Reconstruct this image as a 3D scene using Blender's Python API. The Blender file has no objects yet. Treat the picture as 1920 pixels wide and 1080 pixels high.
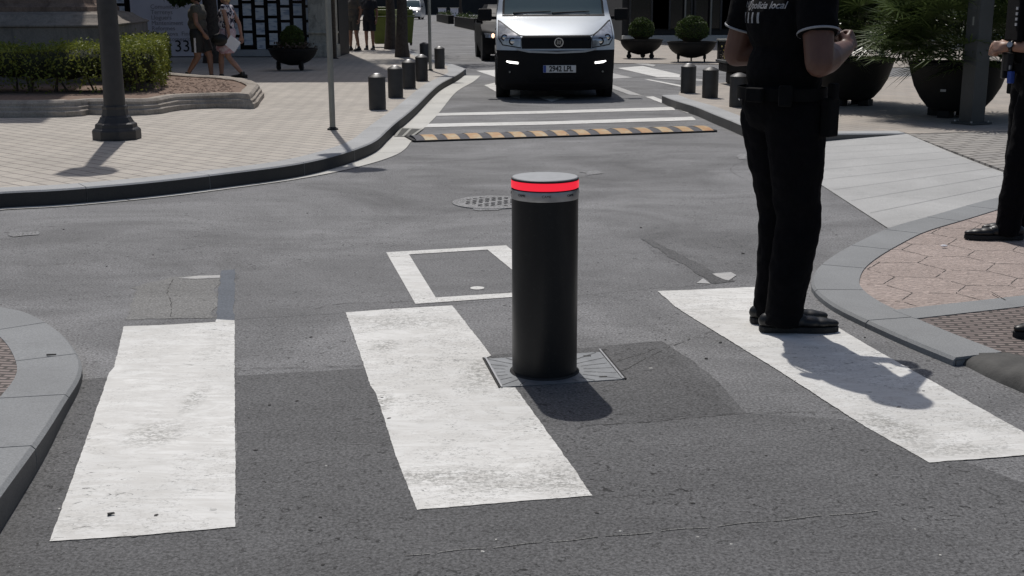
import bpy, bmesh, math, random
from mathutils import Vector, Matrix, Quaternion
from mathutils.geometry import tessellate_polygon
from mathutils.bvhtree import BVHTree
PI = math.pi
R = math.radians
scene = bpy.context.scene
COL = scene.collection

# ------------------------------------------------------------------ camera
H_CAM, F_PX, PITCH, ROLL = 1.40, 2250.0, R(13.25), R(0.22)
cam_d = bpy.data.cameras.new('camera')
cam = bpy.data.objects.new('camera', cam_d)
COL.objects.link(cam)
cam_d.sensor_width = 36.0
cam_d.lens = 36.0 * F_PX / 1920.0
cam_d.clip_end = 1500
cam.location = (0, 0, H_CAM)
CAM_ROT = Matrix.Rotation(PI / 2 - PITCH, 3, 'X') @ Matrix.Rotation(-ROLL, 3, 'Z')
cam.rotation_euler = CAM_ROT.to_euler()
scene.camera = cam

# ------------------------------------------------------------------ world, sun, exposure
SUN_EL, SUN_AZ = R(58.5), R(-12.5)          # azimuth measured from +Y (ahead) towards +X
w = bpy.data.worlds.new('World'); scene.world = w; w.use_nodes = True
wn = w.node_tree.nodes; wl = w.node_tree.links
bg = wn['Background']
sky = wn.new('ShaderNodeTexSky'); sky.sky_type = 'NISHITA'; sky.sun_disc = False
sky.sun_elevation = SUN_EL; sky.sun_rotation = SUN_AZ
sky.air_density = 1.0; sky.dust_density = 2.5; sky.ozone_density = 1.0
wl.new(sky.outputs[0], bg.inputs[0]); bg.inputs[1].default_value = 0.075
sd = bpy.data.lights.new('sun', 'SUN'); sd.energy = 3.1; sd.angle = R(0.6); sd.color = (1.0, 0.965, 0.92)
sun = bpy.data.objects.new('sun', sd); COL.objects.link(sun)
sdir = Vector((math.sin(SUN_AZ) * math.cos(SUN_EL), math.cos(SUN_AZ) * math.cos(SUN_EL), math.sin(SUN_EL)))
sun.rotation_euler = sdir.to_track_quat('Z', 'Y').to_euler(); sun.location = (-5, 20, 30)
scene.view_settings.view_transform = 'Standard'; scene.view_settings.look = 'None'
scene.view_settings.gamma = 1.0; scene.view_settings.exposure = -0.12
scene.cycles.max_bounces = 6

# ------------------------------------------------------------------ helpers
def G(px, py, z=0.0):
    """the place on the level z that a surveyed sight line of the photograph reaches"""
    d = CAM_ROT @ Vector(((px - 960) / F_PX, (540 - py) / F_PX, -1.0))
    t = (z - H_CAM) / d.z
    return Vector((d.x * t, d.y * t, z))

def lnk(o, parent=None):
    COL.objects.link(o)
    if parent is not None: o.parent = parent
    return o

def tag(o, label=None, cat=None, group=None, kind=None):
    if label: o['label'] = label
    if cat: o['category'] = cat
    if group: o['group'] = group
    if kind: o['kind'] = kind
    return o

def thing(name, label, cat, loc=(0, 0, 0), rz=0.0, group=None):
    o = bpy.data.objects.new(name, None); o.empty_display_size = 0.1
    COL.objects.link(o); o.location = loc; o.rotation_euler = (0, 0, rz)
    return tag(o, label, cat, group)

def obj(name, bm, mats, parent=None, smooth=False, bevel=0.0, seg=2):
    me = bpy.data.meshes.new(name)
    bm.normal_update(); bm.to_mesh(me); bm.free()
    for m in (mats if isinstance(mats, (list, tuple)) else [mats]): me.materials.append(m)
    if smooth:
        for p in me.polygons: p.use_smooth = True
        if smooth != True: me.set_sharp_from_angle(angle=R(smooth))
    o = bpy.data.objects.new(name, me)
    lnk(o, parent)
    if bevel:
        b = o.modifiers.new('b', 'BEVEL'); b.width = bevel; b.segments = seg; b.limit_method = 'ANGLE'; b.angle_limit = R(40)
    return o

def structure(name, bm, mats, **k):
    return tag(obj(name, bm, mats, **k), kind='structure')

def copy_tree(o, parent=None):
    c = o.copy(); COL.objects.link(c); c.parent = parent
    for ch in list(o.children): copy_tree(ch, c)
    return c

def NB(): return bmesh.new()

def add_box(bm, c, s, rz=0.0, rot=None, mi=0):
    M = Matrix.Translation(c) @ (rot.to_4x4() if rot else Matrix.Rotation(rz, 4, 'Z')) @ Matrix.Diagonal((s[0], s[1], s[2], 1))
    r = bmesh.ops.create_cube(bm, size=1.0, matrix=M)
    for f in {f for v in r['verts'] for f in v.link_faces}: f.material_index = mi
    return r['verts']

def add_cone(bm, p, q, r1, r2, n=16, caps=True):
    p, q = Vector(p), Vector(q); d = q - p; L = d.length
    if L < 1e-6: return
    M = Matrix.Translation((p + q) / 2) @ d.to_track_quat('Z', 'Y').to_matrix().to_4x4()
    bmesh.ops.create_cone(bm, cap_ends=caps, segments=n, radius1=r1, radius2=r2, depth=L, matrix=M)

def add_sphere(bm, c, r, sub=2, rot=None):
    if not isinstance(r, (tuple, list)): r = (r, r, r)
    M = Matrix.Translation(c) @ (rot.to_4x4() if rot else Matrix.Identity(4)) @ Matrix.Diagonal((r[0], r[1], r[2], 1))
    bmesh.ops.create_icosphere(bm, subdivisions=sub, radius=1.0, matrix=M)

def add_lathe(bm, prof, n=32, c=(0, 0, 0), cap=True):
    rings = []
    for r, z in prof:
        rings.append([bm.verts.new((c[0] + r * math.cos(2 * PI * i / n), c[1] + r * math.sin(2 * PI * i / n), c[2] + z)) for i in range(n)])
    for a, b in zip(rings, rings[1:]):
        for i in range(n):
            j = (i + 1) % n
            bm.faces.new((a[i], a[j], b[j], b[i]))
    if cap:
        bm.faces.new(list(reversed(rings[0]))); bm.faces.new(rings[-1])

def add_poly(bm, pts, mi=0):
    vs = [bm.verts.new(p) for p in pts]
    for t in tessellate_polygon([[Vector(p) for p in pts]]):
        try:
            f = bm.faces.new([vs[i] for i in t]); f.material_index = mi
            f.normal_update()
            if f.normal.z < 0: f.normal_flip()
        except ValueError: pass

def add_slab(bm, pts, z0, mi=0):
    """polygon with its top at the points and its sides going down to z0"""
    add_poly(bm, pts, mi)
    n = len(pts)
    for i in range(n):
        a, b = pts[i], pts[(i + 1) % n]
        f = bm.faces.new([bm.verts.new((p[0], p[1], z)) for p, z in ((a, z0), (b, z0), (b, b[2]), (a, a[2]))]); f.material_index = mi
    

def spline(pts, step=0.12):
    """Catmull-Rom through the points, resampled evenly"""
    P = [Vector(p) for p in pts]
    P = [P[0] * 2 - P[1]] + P + [P[-1] * 2 - P[-2]]
    out = []
    for i in range(1, len(P) - 2):
        a, b, c, d = P[i - 1:i + 3]
        for k in range(14):
            t = k / 14
            out.append(0.5 * ((2 * b) + (c - a) * t + (2 * a - 5 * b + 4 * c - d) * t * t + (3 * b - a - 3 * c + d) * t ** 3))
    out.append(P[-2])
    L = [0]
    for a, b in zip(out, out[1:]): L.append(L[-1] + (b - a).length)
    n = max(2, int(L[-1] / step)); res = []; j = 0
    for i in range(n + 1):
        s = L[-1] * i / n
        while j < len(L) - 2 and L[j + 1] < s: j += 1
        f = (s - L[j]) / max(1e-9, L[j + 1] - L[j])
        res.append(out[j].lerp(out[j + 1], min(1, f)))
    return res

def offset(pl, d):
    out = []
    for i, p in enumerate(pl):
        a = pl[max(0, i - 1)]; b = pl[min(len(pl) - 1, i + 1)]
        t = (b - a); t.z = 0; t.normalize()
        out.append(p + Vector((-t.y, t.x, 0)) * d)
    return out

def jag(pl, amp, seed, step=0.04, close=True):
    """straight outline made slightly uneven, as brushed paint or a cut asphalt edge is"""
    rnd = random.Random(seed); out = []
    n = len(pl)
    for i in range(n if close else n - 1):
        a, b = Vector(pl[i]), Vector(pl[(i + 1) % n]); L = (b - a).length; m = max(1, int(L / step))
        t = (b - a).normalized(); nn = Vector((-t.y, t.x, 0)); off = 0
        for k in range(m):
            if k: off = off * 0.6 + rnd.uniform(-amp, amp)
            out.append(a.lerp(b, k / m) + nn * (off if k else 0))
    if not close: out.append(Vector(pl[-1]))
    return out

def remeshed(bm, voxel, smooth_it=2):
    me = bpy.data.meshes.new('t'); bm.to_mesh(me); bm.free()
    o = bpy.data.objects.new('t', me); COL.objects.link(o)
    m = o.modifiers.new('r', 'REMESH'); m.mode = 'VOXEL'; m.voxel_size = voxel; m.use_smooth_shade = True
    s = o.modifiers.new('s', 'SMOOTH'); s.iterations = smooth_it; s.factor = 0.5
    dg = bpy.context.evaluated_depsgraph_get(); dg.update()
    me2 = bpy.data.meshes.new_from_object(o.evaluated_get(dg))
    bpy.data.objects.remove(o); bpy.data.meshes.remove(me)
    for p in me2.polygons: p.use_smooth = True
    return me2

def mesh_obj(name, me, mats, parent=None):
    me.name = name; me.materials.clear()
    for m in (mats if isinstance(mats, (list, tuple)) else [mats]): me.materials.append(m)
    return lnk(bpy.data.objects.new(name, me), parent)

def text_bm(txt, size, extr=0.001, align='CENTER', bold=0.0):
    c = bpy.data.curves.new('t', 'FONT'); c.body = txt; c.size = size; c.extrude = extr; c.align_x = align; c.align_y = 'CENTER'; c.resolution_u = 3; c.offset = bold
    o = bpy.data.objects.new('t', c); COL.objects.link(o)
    dg = bpy.context.evaluated_depsgraph_get(); dg.update()
    me = bpy.data.meshes.new_from_object(o.evaluated_get(dg))
    bpy.data.objects.remove(o)
    bm = bmesh.new(); bm.from_mesh(me); bpy.data.meshes.remove(me)
    return bm

# ------------------------------------------------------------------ materials
class NT:
    def __init__(s, name):
        s.m = bpy.data.materials.new(name); s.m.use_nodes = True; s.n = s.m.node_tree.nodes; s.l = s.m.node_tree.links
        s.b = s.n['Principled BSDF']; s.geo = s.n.new('ShaderNodeNewGeometry')
        s.tc = s.n.new('ShaderNodeTexCoord')
    def set(s, **k):
        names = dict(color='Base Color', rough='Roughness', metal='Metallic', spec='Specular IOR Level', emit='Emission Color', es='Emission Strength', trans='Transmission Weight', coat='Coat Weight', sheen='Sheen Weight', alpha='Alpha')
        for a, v in k.items():
            i = s.b.inputs[names[a]]
            if hasattr(v, 'is_output') or isinstance(v, bpy.types.NodeSocket): s.l.new(v, i)
            else: i.default_value = (*v, 1) if isinstance(v, tuple) and len(v) == 3 else v
        return s
    def coord(s, scale=(1, 1, 1), rot=(0, 0, 0), obj=False, loc=(0, 0, 0)):
        mp = s.n.new('ShaderNodeMapping'); mp.inputs['Scale'].default_value = scale; mp.inputs['Rotation'].default_value = rot; mp.inputs['Location'].default_value = loc
        s.l.new(s.tc.outputs['Object'] if obj else s.geo.outputs['Position'], mp.inputs['Vector']); return mp.outputs[0]
    def noise(s, scale, vec=None, detail=4, rough=0.6, dist=0.0):
        t = s.n.new('ShaderNodeTexNoise'); t.inputs['Scale'].default_value = scale; t.inputs['Detail'].default_value = detail
        t.inputs['Roughness'].default_value = rough; t.inputs['Distortion'].default_value = dist
        s.l.new(vec or s.geo.outputs['Position'], t.inputs['Vector']); return t.outputs['Fac']
    def vor(s, scale, vec=None, feature='F1', out='Distance'):
        t = s.n.new('ShaderNodeTexVoronoi'); t.feature = feature; t.inputs['Scale'].default_value = scale
        s.l.new(vec or s.geo.outputs['Position'], t.inputs['Vector']); return t.outputs[out]
    def ramp(s, fac, *stops):
        t = s.n.new('ShaderNodeValToRGB'); e = t.color_ramp.elements
        while len(e) > 1: e.remove(e[-1])
        for i, (p, c) in enumerate(stops):
            el = e[0] if i == 0 else e.new(p)
            el.position = p; el.color = (c, c, c, 1) if not isinstance(c, tuple) else (*c, 1)
        s.l.new(fac, t.inputs[0]); return t.outputs[0]
    def mix(s, fac, a, b, mode='MIX'):
        t = s.n.new('ShaderNodeMix'); t.data_type = 'RGBA'; t.blend_type = mode
        for v, i in ((fac, t.inputs[0]), (a, t.inputs[6]), (b, t.inputs[7])):
            if isinstance(v, bpy.types.NodeSocket): s.l.new(v, i)
            else: i.default_value = (*v, 1) if isinstance(v, tuple) else v
        return t.outputs[2]
    def math(s, op, a, b=0.0):
        t = s.n.new('ShaderNodeMath'); t.operation = op
        for v, i in ((a, t.inputs[0]), (b, t.inputs[1])):
            if isinstance(v, bpy.types.NodeSocket): s.l.new(v, i)
            else: i.default_value = v
        return t.outputs[0]
    def bump(s, h, strength=0.5, dist=0.01):
        t = s.n.new('ShaderNodeBump'); t.inputs['Strength'].default_value = strength; t.inputs['Distance'].default_value = dist
        s.l.new(h, t.inputs['Height']); s.l.new(t.outputs[0], s.b.inputs['Normal']); return s
    def brick(s, vec, c1, c2, mortar, bw, bh, ms, off=0.5, sq=1.0):
        t = s.n.new('ShaderNodeTexBrick'); t.offset = off; t.squash = sq
        for k, v in (('Color1', (*c1, 1)), ('Color2', (*c2, 1)), ('Mortar', (*mortar, 1)), ('Scale', 1.0), ('Mortar Size', ms), ('Brick Width', bw), ('Row Height', bh), ('Mortar Smooth', 0.1)):
            t.inputs[k].default_value = v
        s.l.new(vec, t.inputs['Vector']); return t

def plain(name, color, rough=0.6, var=0.12, scale=8.0, bump=0.0, obj=True, **k):
    m = NT(name); v = m.coord(obj=obj)
    n = m.noise(scale, v, 5)
    lo = tuple(c * (1 - var) for c in color); hi = tuple(min(1, c * (1 + var)) for c in color)
    m.set(color=m.ramp(n, (0.3, lo), (0.7, hi)), rough=rough, **k)
    if bump: m.bump(m.noise(scale * 6, v, 3), bump, 0.004)
    return m.m

def asphalt(name, lo, hi, pits=0.55, tint=(1, 1, 1.01), grain=1.0, loc=(0, 0, 0)):
    m = NT(name)
    big = m.noise(0.8, m.coord((0.8, 1.0, 1), (0, 0, R(8)), loc=loc), 7, 0.66, 1.0)
    fine = m.noise(95, None, 4, 0.75)
    agg = m.vor(150)
    stre = m.noise(1.9, m.coord((0.6, 1.7, 1), (0, 0, R(-7))), 6, 0.66, 0.8)
    c = m.ramp(big, (0.32, tuple(lo * t for t in tint)), (0.68, tuple(hi * t for t in tint)))
    c = m.mix(0.24, c, m.ramp(stre, (0.35, 0.30), (0.7, 0.78)), 'OVERLAY')
    c = m.mix(0.95 * grain, c, m.ramp(fine, (0.36, 0.14), (0.5, 0.50), (0.64, 0.92)), 'OVERLAY')
    spark = m.ramp(m.vor(210, None, 'F1', 'Color'), (0.0, 0.0), (0.90, 0.0), (0.97, 0.45))
    c = m.mix(m.ramp(m.noise(38, None, 2), (0.45, 0.0), (0.62, 0.55)), c, m.mix(0.35, c, spark, 'ADD'))
    pit = m.noise(40, m.coord((0.85, 1.0, 1), (0, 0, R(10)), loc=loc), 4, 0.68, 0.9)
    pm = m.math('MULTIPLY', m.ramp(pit, (0.60, 0.0), (0.63, 1.0)), m.ramp(m.noise(1.7, None, 3), (0.35, 0.30), (0.6, 1.0)))
    c = m.mix(m.math('MULTIPLY', pm, pits), c, (0.018, 0.018, 0.018))
    h = m.mix(0.5, m.ramp(fine, (0.2, 0.0), (0.8, 1.0)), m.ramp(agg, (0.0, 1.0), (0.7, 0.0)))
    h = m.mix(pm, h, (0, 0, 0))
    m.set(color=c, rough=0.84, spec=0.35).bump(h, 0.40, 0.005)
    return m.m

M = {}
M['asphalt'] = asphalt('asphalt', 0.118, 0.235, 0.8, grain=0.7)
M['asphalt_new'] = asphalt('asphalt newer', 0.094, 0.128, 0.95, grain=0.7, loc=(4, 2, 0))
M['asphalt_mid'] = asphalt('asphalt trench', 0.135, 0.195, 0.6, (1.0, 1.0, 1.01), 0.6, loc=(9, 5, 0))
M['asphalt_patch'] = asphalt('asphalt patch', 0.088, 0.118, 0.9, grain=0.7, loc=(3, 7, 0))
M['asphalt_pale'] = asphalt('asphalt worn', 0.165, 0.215, 0.4, (1.01, 1, 0.965), 0.6, loc=(1, 1, 0))
M['asphalt_stain'] = asphalt('asphalt scuffed', 0.20, 0.27, 0.2, (1, 1, 1), 1.0, loc=(2, 1, 0))
M['asphalt_blue'] = asphalt('tar strip', 0.13, 0.16, 0.2, (0.9, 1, 1.15), 0.3)

def paint(name, col=(0.79, 0.785, 0.755), wear=0.5, seed=0.0, spots=()):
    m = NT(name)
    v = m.coord(loc=(seed, seed * 2, 0))
    dirt = m.noise(1.6, v, 6, 0.65, 0.6)
    scr = m.noise(4, m.coord((1.0, 3.2, 1), (0, 0, R(68 + seed * 25)), loc=(seed, 0, 0)), 7, 0.72, 1.8)
    c = m.ramp(dirt, (0.30, tuple(x * 0.80 for x in col)), (0.62, col))
    c = m.mix(m.ramp(scr, (0.44, 0.55), (0.58, 0.0)), c, (0.56, 0.545, 0.51))
    sp = m.noise(70, m.coord((1, 1.6, 1), (0, 0, R(15))), 4, 0.75, 0.8)
    where = m.noise(2.3, v, 4, 0.6, 1.2)
    k = m.math('MULTIPLY', m.ramp(sp, (0.53, 0.0), (0.61, 1.0)), m.ramp(where, (0.43 - wear * .03, 0.0), (0.57, 1.0)))
    sp2 = m.noise(24, m.coord((0.8, 1.9, 1), (0, 0, R(-12))), 5, 0.75, 1.2)
    k2 = m.math('MULTIPLY', m.ramp(sp2, (0.605, 0.0), (0.64, 1.0)), m.ramp(m.noise(1.1, v, 3), (0.42, 0.1), (0.6, 1.0)))
    c = m.mix(m.math('MULTIPLY', k, wear), c, (0.27, 0.265, 0.25))
    c = m.mix(m.math('MULTIPLY', k2, 0.9), c, (0.10, 0.10, 0.095))
    for (sx_, sy_, rx, ry, amt) in spots:      # places where tyres have scrubbed the paint thin
        g_ = G(sx_, sy_)
        mp = m.n.new('ShaderNodeVectorMath'); mp.operation = 'SUBTRACT'; m.l.new(m.geo.outputs['Position'], mp.inputs[0]); mp.inputs[1].default_value = g_
        m2 = m.n.new('ShaderNodeVectorMath'); m2.operation = 'MULTIPLY'; m.l.new(mp.outputs[0], m2.inputs[0]); m2.inputs[1].default_value = (1 / rx, 1 / ry, 0)
        m3 = m.n.new('ShaderNodeVectorMath'); m3.operation = 'LENGTH'; m.l.new(m2.outputs[0], m3.inputs[0])
        near = m.ramp(m3.outputs['Value'], (0.0, 1.0), (0.45, 0.8), (1.0, 0.0))
        tex = m.noise(26, m.coord((1.0, 2.6, 1), (0, 0, R(74)), loc=(sx_ * .01, 0, 0)), 6, 0.75, 1.4)
        tx2 = m.noise(75, None, 4, 0.7)
        f_ = m.math('MULTIPLY', near, m.ramp(m.math('ADD', m.math('MULTIPLY', tex, .6), m.math('MULTIPLY', tx2, .4)), (0.485, 0.0), (0.535, amt)))
        c = m.mix(f_, c, (0.26, 0.255, 0.235))
    m.set(color=c, rough=0.62, spec=0.3).bump(m.mix(k2, m.noise(95, None, 3), (0, 0, 0)), 0.22, 0.003)
    return m.m
M['paint_a'] = paint('road paint', seed=0.0, spots=[(290, 815, .13, .16, .8), (365, 750, .05, .20, .8), (130, 985, .2, .1, .35), (400, 660, .1, .2, .35)])
M['paint_b'] = paint('road paint b', wear=0.85, seed=2.3, spots=[(760, 605, .30, .16, .75), (660, 600, .10, .12, .6), (900, 700, .10, .30, .9), (722, 650, .07, .12, .9), (715, 755, .06, .13, 1.0), (850, 895, .30, .09, .85), (1060, 900, .15, .12, .9), (940, 915, .18, .06, .6)])
M['paint_c'] = paint('road paint c', wear=0.7, seed=5.1, spots=[(1690, 810, .12, .16, .9), (1640, 790, .10, .14, .8), (1790, 845, .2, .08, .7), (1320, 590, .2, .2, .4), (1880, 800, .2, .1, .5)])
M['paint_old'] = paint('old road paint', (0.40, 0.40, 0.40), 0.9, 1.0)

def granite(name, col, joint=None, bumpy=0.25):
    m = NT(name)
    f = m.noise(140, None, 3, 0.8); b = m.noise(1.3, None, 6, 0.65, 0.4)
    c = m.ramp(b, (0.3, tuple(x * 0.84 for x in col)), (0.7, tuple(x * 1.1 for x in col)))
    c = m.mix(0.55, c, m.ramp(f, (0.3, 0.28), (0.7, 0.72)), 'OVERLAY')
    st = m.ramp(m.noise(9, None, 5, 0.7, 1.0), (0.60, 0.0), (0.72, 0.4))
    c = m.mix(st, c, tuple(x * 0.55 for x in col))
    m.set(color=c, rough=0.75, spec=0.35).bump(f, bumpy, 0.003)
    return m.m
M['kerb'] = granite('granite kerb', (0.39, 0.395, 0.395))
M['kerb_dark'] = granite('shade darkened kerb face', (0.050, 0.048, 0.046))  # same granite as the tops, its colour darkened for the shaded upright face
M['kerb_blue'] = granite('blue grey granite kerb', (0.250, 0.258, 0.262))
M['kerb_mid'] = granite('mid grey kerb face', (0.13, 0.125, 0.118))  # milder version of the face colour darkened for shade
M['gutter'] = granite('pale gutter stone', (0.56, 0.55, 0.51))
M['ramp'] = granite('concrete ramp', (0.42, 0.42, 0.41), bumpy=0.15)
M['cast_kerb'] = plain('mortar kerb', (0.085, 0.083, 0.078), 0.9, 0.3, 9, 0.7, obj=False)
M['joint'] = plain('joint grit', (0.06, 0.058, 0.055), 0.95, 0.3, 20, obj=False)

def tiles(name, c1, c2, mortar, bw, bh, ms, rz, stain=0.25, off=0.5, bmp=0.5, wood=False):
    m = NT(name)
    v = m.coord(rot=(0, 0, rz))
    b = m.brick(v, c1, c2, mortar, bw, bh, ms, off)
    c = b.outputs['Color']
    n = m.noise(0.9, None, 6, 0.65, 0.5)
    c = m.mix(stain, c, m.ramp(n, (0.3, 0.30), (0.7, 0.72)), 'OVERLAY')
    c = m.mix(0.35, c, m.ramp(m.noise(60, None, 4, 0.8), (0.3, 0.3), (0.7, 0.7)), 'OVERLAY')
    c = m.mix(m.ramp(m.noise(6, None, 5, 0.7, 1), (0.62, 0.0), (0.75, 0.45)), c, tuple(x * 0.6 for x in c1))
    m.set(color=c, rough=0.78, spec=0.3).bump(m.math('SUBTRACT', 1.0, b.outputs['Fac']), bmp, 0.006)
    return m.m
a_, b_ = G(60, 318, .12), G(420, 286, .12)
ROWS = math.atan2((b_ - a_).y, (b_ - a_).x)
M['paving'] = tiles('paving bricks', (0.475, 0.435, 0.38), (0.42, 0.385, 0.34), (0.22, 0.198, 0.18), 0.30, 0.145, 0.009, -ROWS + PI / 2 - 0.12, bmp=0.25)
M['paving_right'] = tiles('right paving bricks', (0.41, 0.365, 0.315), (0.355, 0.325, 0.29), (0.25, 0.225, 0.20), 0.30, 0.15, 0.008, R(62), bmp=0.2)
M['paving_grey'] = tiles('grey brick paving', (0.36, 0.34, 0.31), (0.30, 0.285, 0.265), (0.14, 0.13, 0.12), 0.30, 0.12, 0.014, R(-22), bmp=0.5)

def hexpave(name):
    m = NT(name)
    # stamped flagstone joints plus combed swirls
    d = m.vor(3.6, m.coord(rot=(0, 0, R(20))), 'DISTANCE_TO_EDGE')
    wv = m.n.new('ShaderNodeTexWave'); wv.wave_type = 'RINGS'; wv.inputs['Scale'].default_value = 11.0; wv.inputs['Distortion'].default_value = 12.0; wv.inputs['Detail'].default_value = 2.0; wv.inputs['Detail Scale'].default_value = 1.2
    m.l.new(m.coord((1.3, 1.3, 1.3)), wv.inputs['Vector'])
    wf = wv.outputs['Fac']
    base = m.ramp(m.noise(1.6, None, 5, 0.7), (0.3, (0.30, 0.240, 0.212)), (0.7, (0.40, 0.325, 0.290)))
    c = m.mix(0.55, base, m.ramp(wf, (0.15, 0.25), (0.85, 0.74)), 'OVERLAY')
    c = m.mix(m.ramp(m.noise(40, None, 4, .8), (0.55, 0.0), (0.7, 0.5)), c, (0.55, 0.47, 0.41))
    j = m.ramp(d, (0.0, 0.0), (1.0, 0.0))
    c = m.mix(j, c, (0.13, 0.10, 0.085))
    h = m.mix(j, m.ramp(wf, (0, 0.3), (1, 1.0)), (0, 0, 0))
    m.set(color=c, rough=0.65, spec=0.4).bump(h, 0.6, 0.006)
    return m.m
M['hexpave'] = hexpave('stamped pink paving')

def tactile(name):
    m = NT(name)
    v = m.coord(rot=(0, 0, R(6)))
    b = m.brick(v, (0.25, 0.205, 0.190), (0.21, 0.17, 0.158), (0.065, 0.055, 0.05), 0.085, 0.034, 0.0075, 0.5)
    c = m.mix(0.4, b.outputs['Color'], m.ramp(m.noise(3, None, 5, .7), (0.3, 0.3), (0.7, 0.72)), 'OVERLAY')
    m.set(color=c, rough=0.7, spec=0.35).bump(m.math('SUBTRACT', 1.0, b.outputs['Fac']), 0.8, 0.01)
    return m.m
M['tactile'] = tactile('tactile brick paving')

M['soil'] = plain('garden soil', (0.20, 0.135, 0.10), 0.95, 0.35, 14, 0.9, obj=False)
def stone(name, col, dark=0.5, sc=2.0):
    m = NT(name)
    n = m.noise(sc, None, 7, 0.7, 0.8); f = m.noise(45, None, 4, 0.8)
    c = m.ramp(n, (0.28, tuple(x * dark for x in col)), (0.5, col), (0.75, tuple(min(1, x * 1.2) for x in col)))
    c = m.mix(0.5, c, m.ramp(f, (0.3, 0.28), (0.7, 0.7)), 'OVERLAY')
    str_ = m.noise(4, m.coord((3, 3, 0.35)), 5, 0.7)
    c = m.mix(m.ramp(str_, (0.5, 0.0), (0.7, 0.55)), c, tuple(x * 0.45 for x in col))
    m.set(color=c, rough=0.88, spec=0.25).bump(m.mix(0.5, n, f), 0.5, 0.012)
    return m.m
M['border_stone'] = stone('weathered border stone', (0.36, 0.32, 0.275), 0.6, 3)
M['monument'] = stone('monument stone', (0.27, 0.235, 0.20), 0.6, 1.5)
M['monument_top'] = stone('stained red stone', (0.22, 0.16, 0.125), 0.45, 3)
M['pilaster'] = stone('pale mottled stone', (0.50, 0.475, 0.41), 0.35, 4)

def leafmat(name, a, b, tr=0.15):
    m = NT(name)
    oi = m.n.new('ShaderNodeObjectInfo')
    n = m.noise(3.0, None, 4, 0.7); n2 = m.noise(45, None, 2)
    c = m.mix(0.5, m.ramp(n, (0.32, a), (0.68, b)), m.ramp(n2, (0.3, a), (0.7, b)))
    m.set(color=c, rough=0.55, spec=0.35)
    tb = m.n.new('ShaderNodeBsdfTranslucent'); m.l.new(c, tb.inputs[0])
    mx = m.n.new('ShaderNodeMixShader'); mx.inputs[0].default_value = tr
    out = m.n['Material Output']
    m.l.new(m.b.outputs[0], mx.inputs[1]); m.l.new(tb.outputs[0], mx.inputs[2]); m.l.new(mx.outputs[0], out.inputs[0])
    return m.m
M['hedge'] = leafmat('hedge leaves', (0.060, 0.095, 0.018), (0.36, 0.38, 0.07), 0.3)
M['hedge_core'] = plain('dark hedge core', (0.03, 0.035, 0.015), 0.95, 0.3, 9)
M['bush'] = leafmat('box bush leaves', (0.03, 0.055, 0.01), (0.085, 0.125, 0.025), 0.2)
M['palm'] = leafmat('palm leaves', (0.04, 0.065, 0.018), (0.115, 0.155, 0.05), 0.25)
M['palm'].node_tree.nodes['Principled BSDF'].inputs['Roughness'].default_value = 0.34
M['treeleaf'] = leafmat('tree leaves', (0.03, 0.055, 0.012), (0.075, 0.11, 0.03), 0.25)
M['flower_leaf'] = leafmat('yellow flowers', (0.30, 0.22, 0.03), (0.40, 0.34, 0.08), 0.2)
M['bark'] = plain('bark', (0.06, 0.048, 0.040), 0.95, 0.35, 18, 0.8)
M['twig'] = plain('twigs', (0.10, 0.075, 0.055), 0.95, 0.35, 18, 0.6)
M['cast_iron'] = plain('dark painted iron', (0.032, 0.030, 0.030), 0.5, 0.2, 12, 0.15)
M['bollard_iron'] = plain('bollard iron', (0.034, 0.032, 0.031), 0.5, 0.18, 12, 0.1)
M['grey_iron'] = plain('grey painted post', (0.052, 0.055, 0.054), 0.5, 0.12, 6, 0.1)
M['galv'] = plain('galvanised pole', (0.26, 0.26, 0.235), 0.5, 0.12, 9, 0.1, metal=0.3)
M['galv_light'] = plain('pale pole', (0.40, 0.40, 0.39), 0.5, 0.12, 9)
M['steel'] = plain('brushed steel', (0.42, 0.42, 0.42), 0.38, 0.1, 40, 0.1, metal=0.75)
M['steel_plate'] = plain('bollard top plate', (0.30, 0.31, 0.32), 0.5, 0.08, 30, 0.05, metal=0.4)
m_ = NT('black satin steel')
_v = m_.coord((1, 1, .25), obj=True)
_d = m_.ramp(m_.noise(9, _v, 6, .7), (.45, 0.0), (.75, .5))
_low = m_.ramp(m_.noise(60, m_.coord((1, 1, 1.4), obj=True), 4, .75), (.60, 0.0), (.70, .35))
_c = m_.mix(_d, (0.0065, 0.0065, 0.0075), (0.018, 0.0175, 0.017)); _c = m_.mix(_low, _c, (0.045, 0.043, 0.04))
m_.set(color=_c, rough=m_.ramp(m_.noise(5, _v, 5, .7), (.3, .32), (.7, .52)), spec=0.35); M['black_gloss'] = m_.m
M['rubber'] = plain('black rubber', (0.018, 0.018, 0.018), 0.85, 0.2, 20)
M['bump_rubber'] = plain('worn grey rubber', (0.095, 0.095, 0.105), 0.85, 0.25, 20, 0.3)
m_ = NT('worn yellow block'); m_.set(color=m_.ramp(m_.noise(4.5, None, 5, .7), (0.36, (0.42, 0.18, 0.055)), (0.50, (0.44, 0.27, 0.11)), (0.64, (0.46, 0.40, 0.26))), rough=0.6); M['yellow_block'] = m_.m
M['pot'] = plain('dark grey planter', (0.0125, 0.012, 0.0115), 0.65, 0.25, 6, 0.15, spec=0.25)
M['black'] = plain('matt black', (0.012, 0.012, 0.012), 0.7, 0.2, 8)
M['uniform'] = plain('navy black uniform cloth', (0.0042, 0.0042, 0.0052), 0.92, 0.25, 30, 0.35, spec=0.12)
M['trouser'] = plain('black trouser cloth', (0.0040, 0.0038, 0.0050), 0.92, 0.25, 25, 0.3, spec=0.12)
M['web'] = plain('black belt webbing', (0.005, 0.005, 0.0055), 0.85, 0.2, 30, 0.2, spec=0.15)
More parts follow.
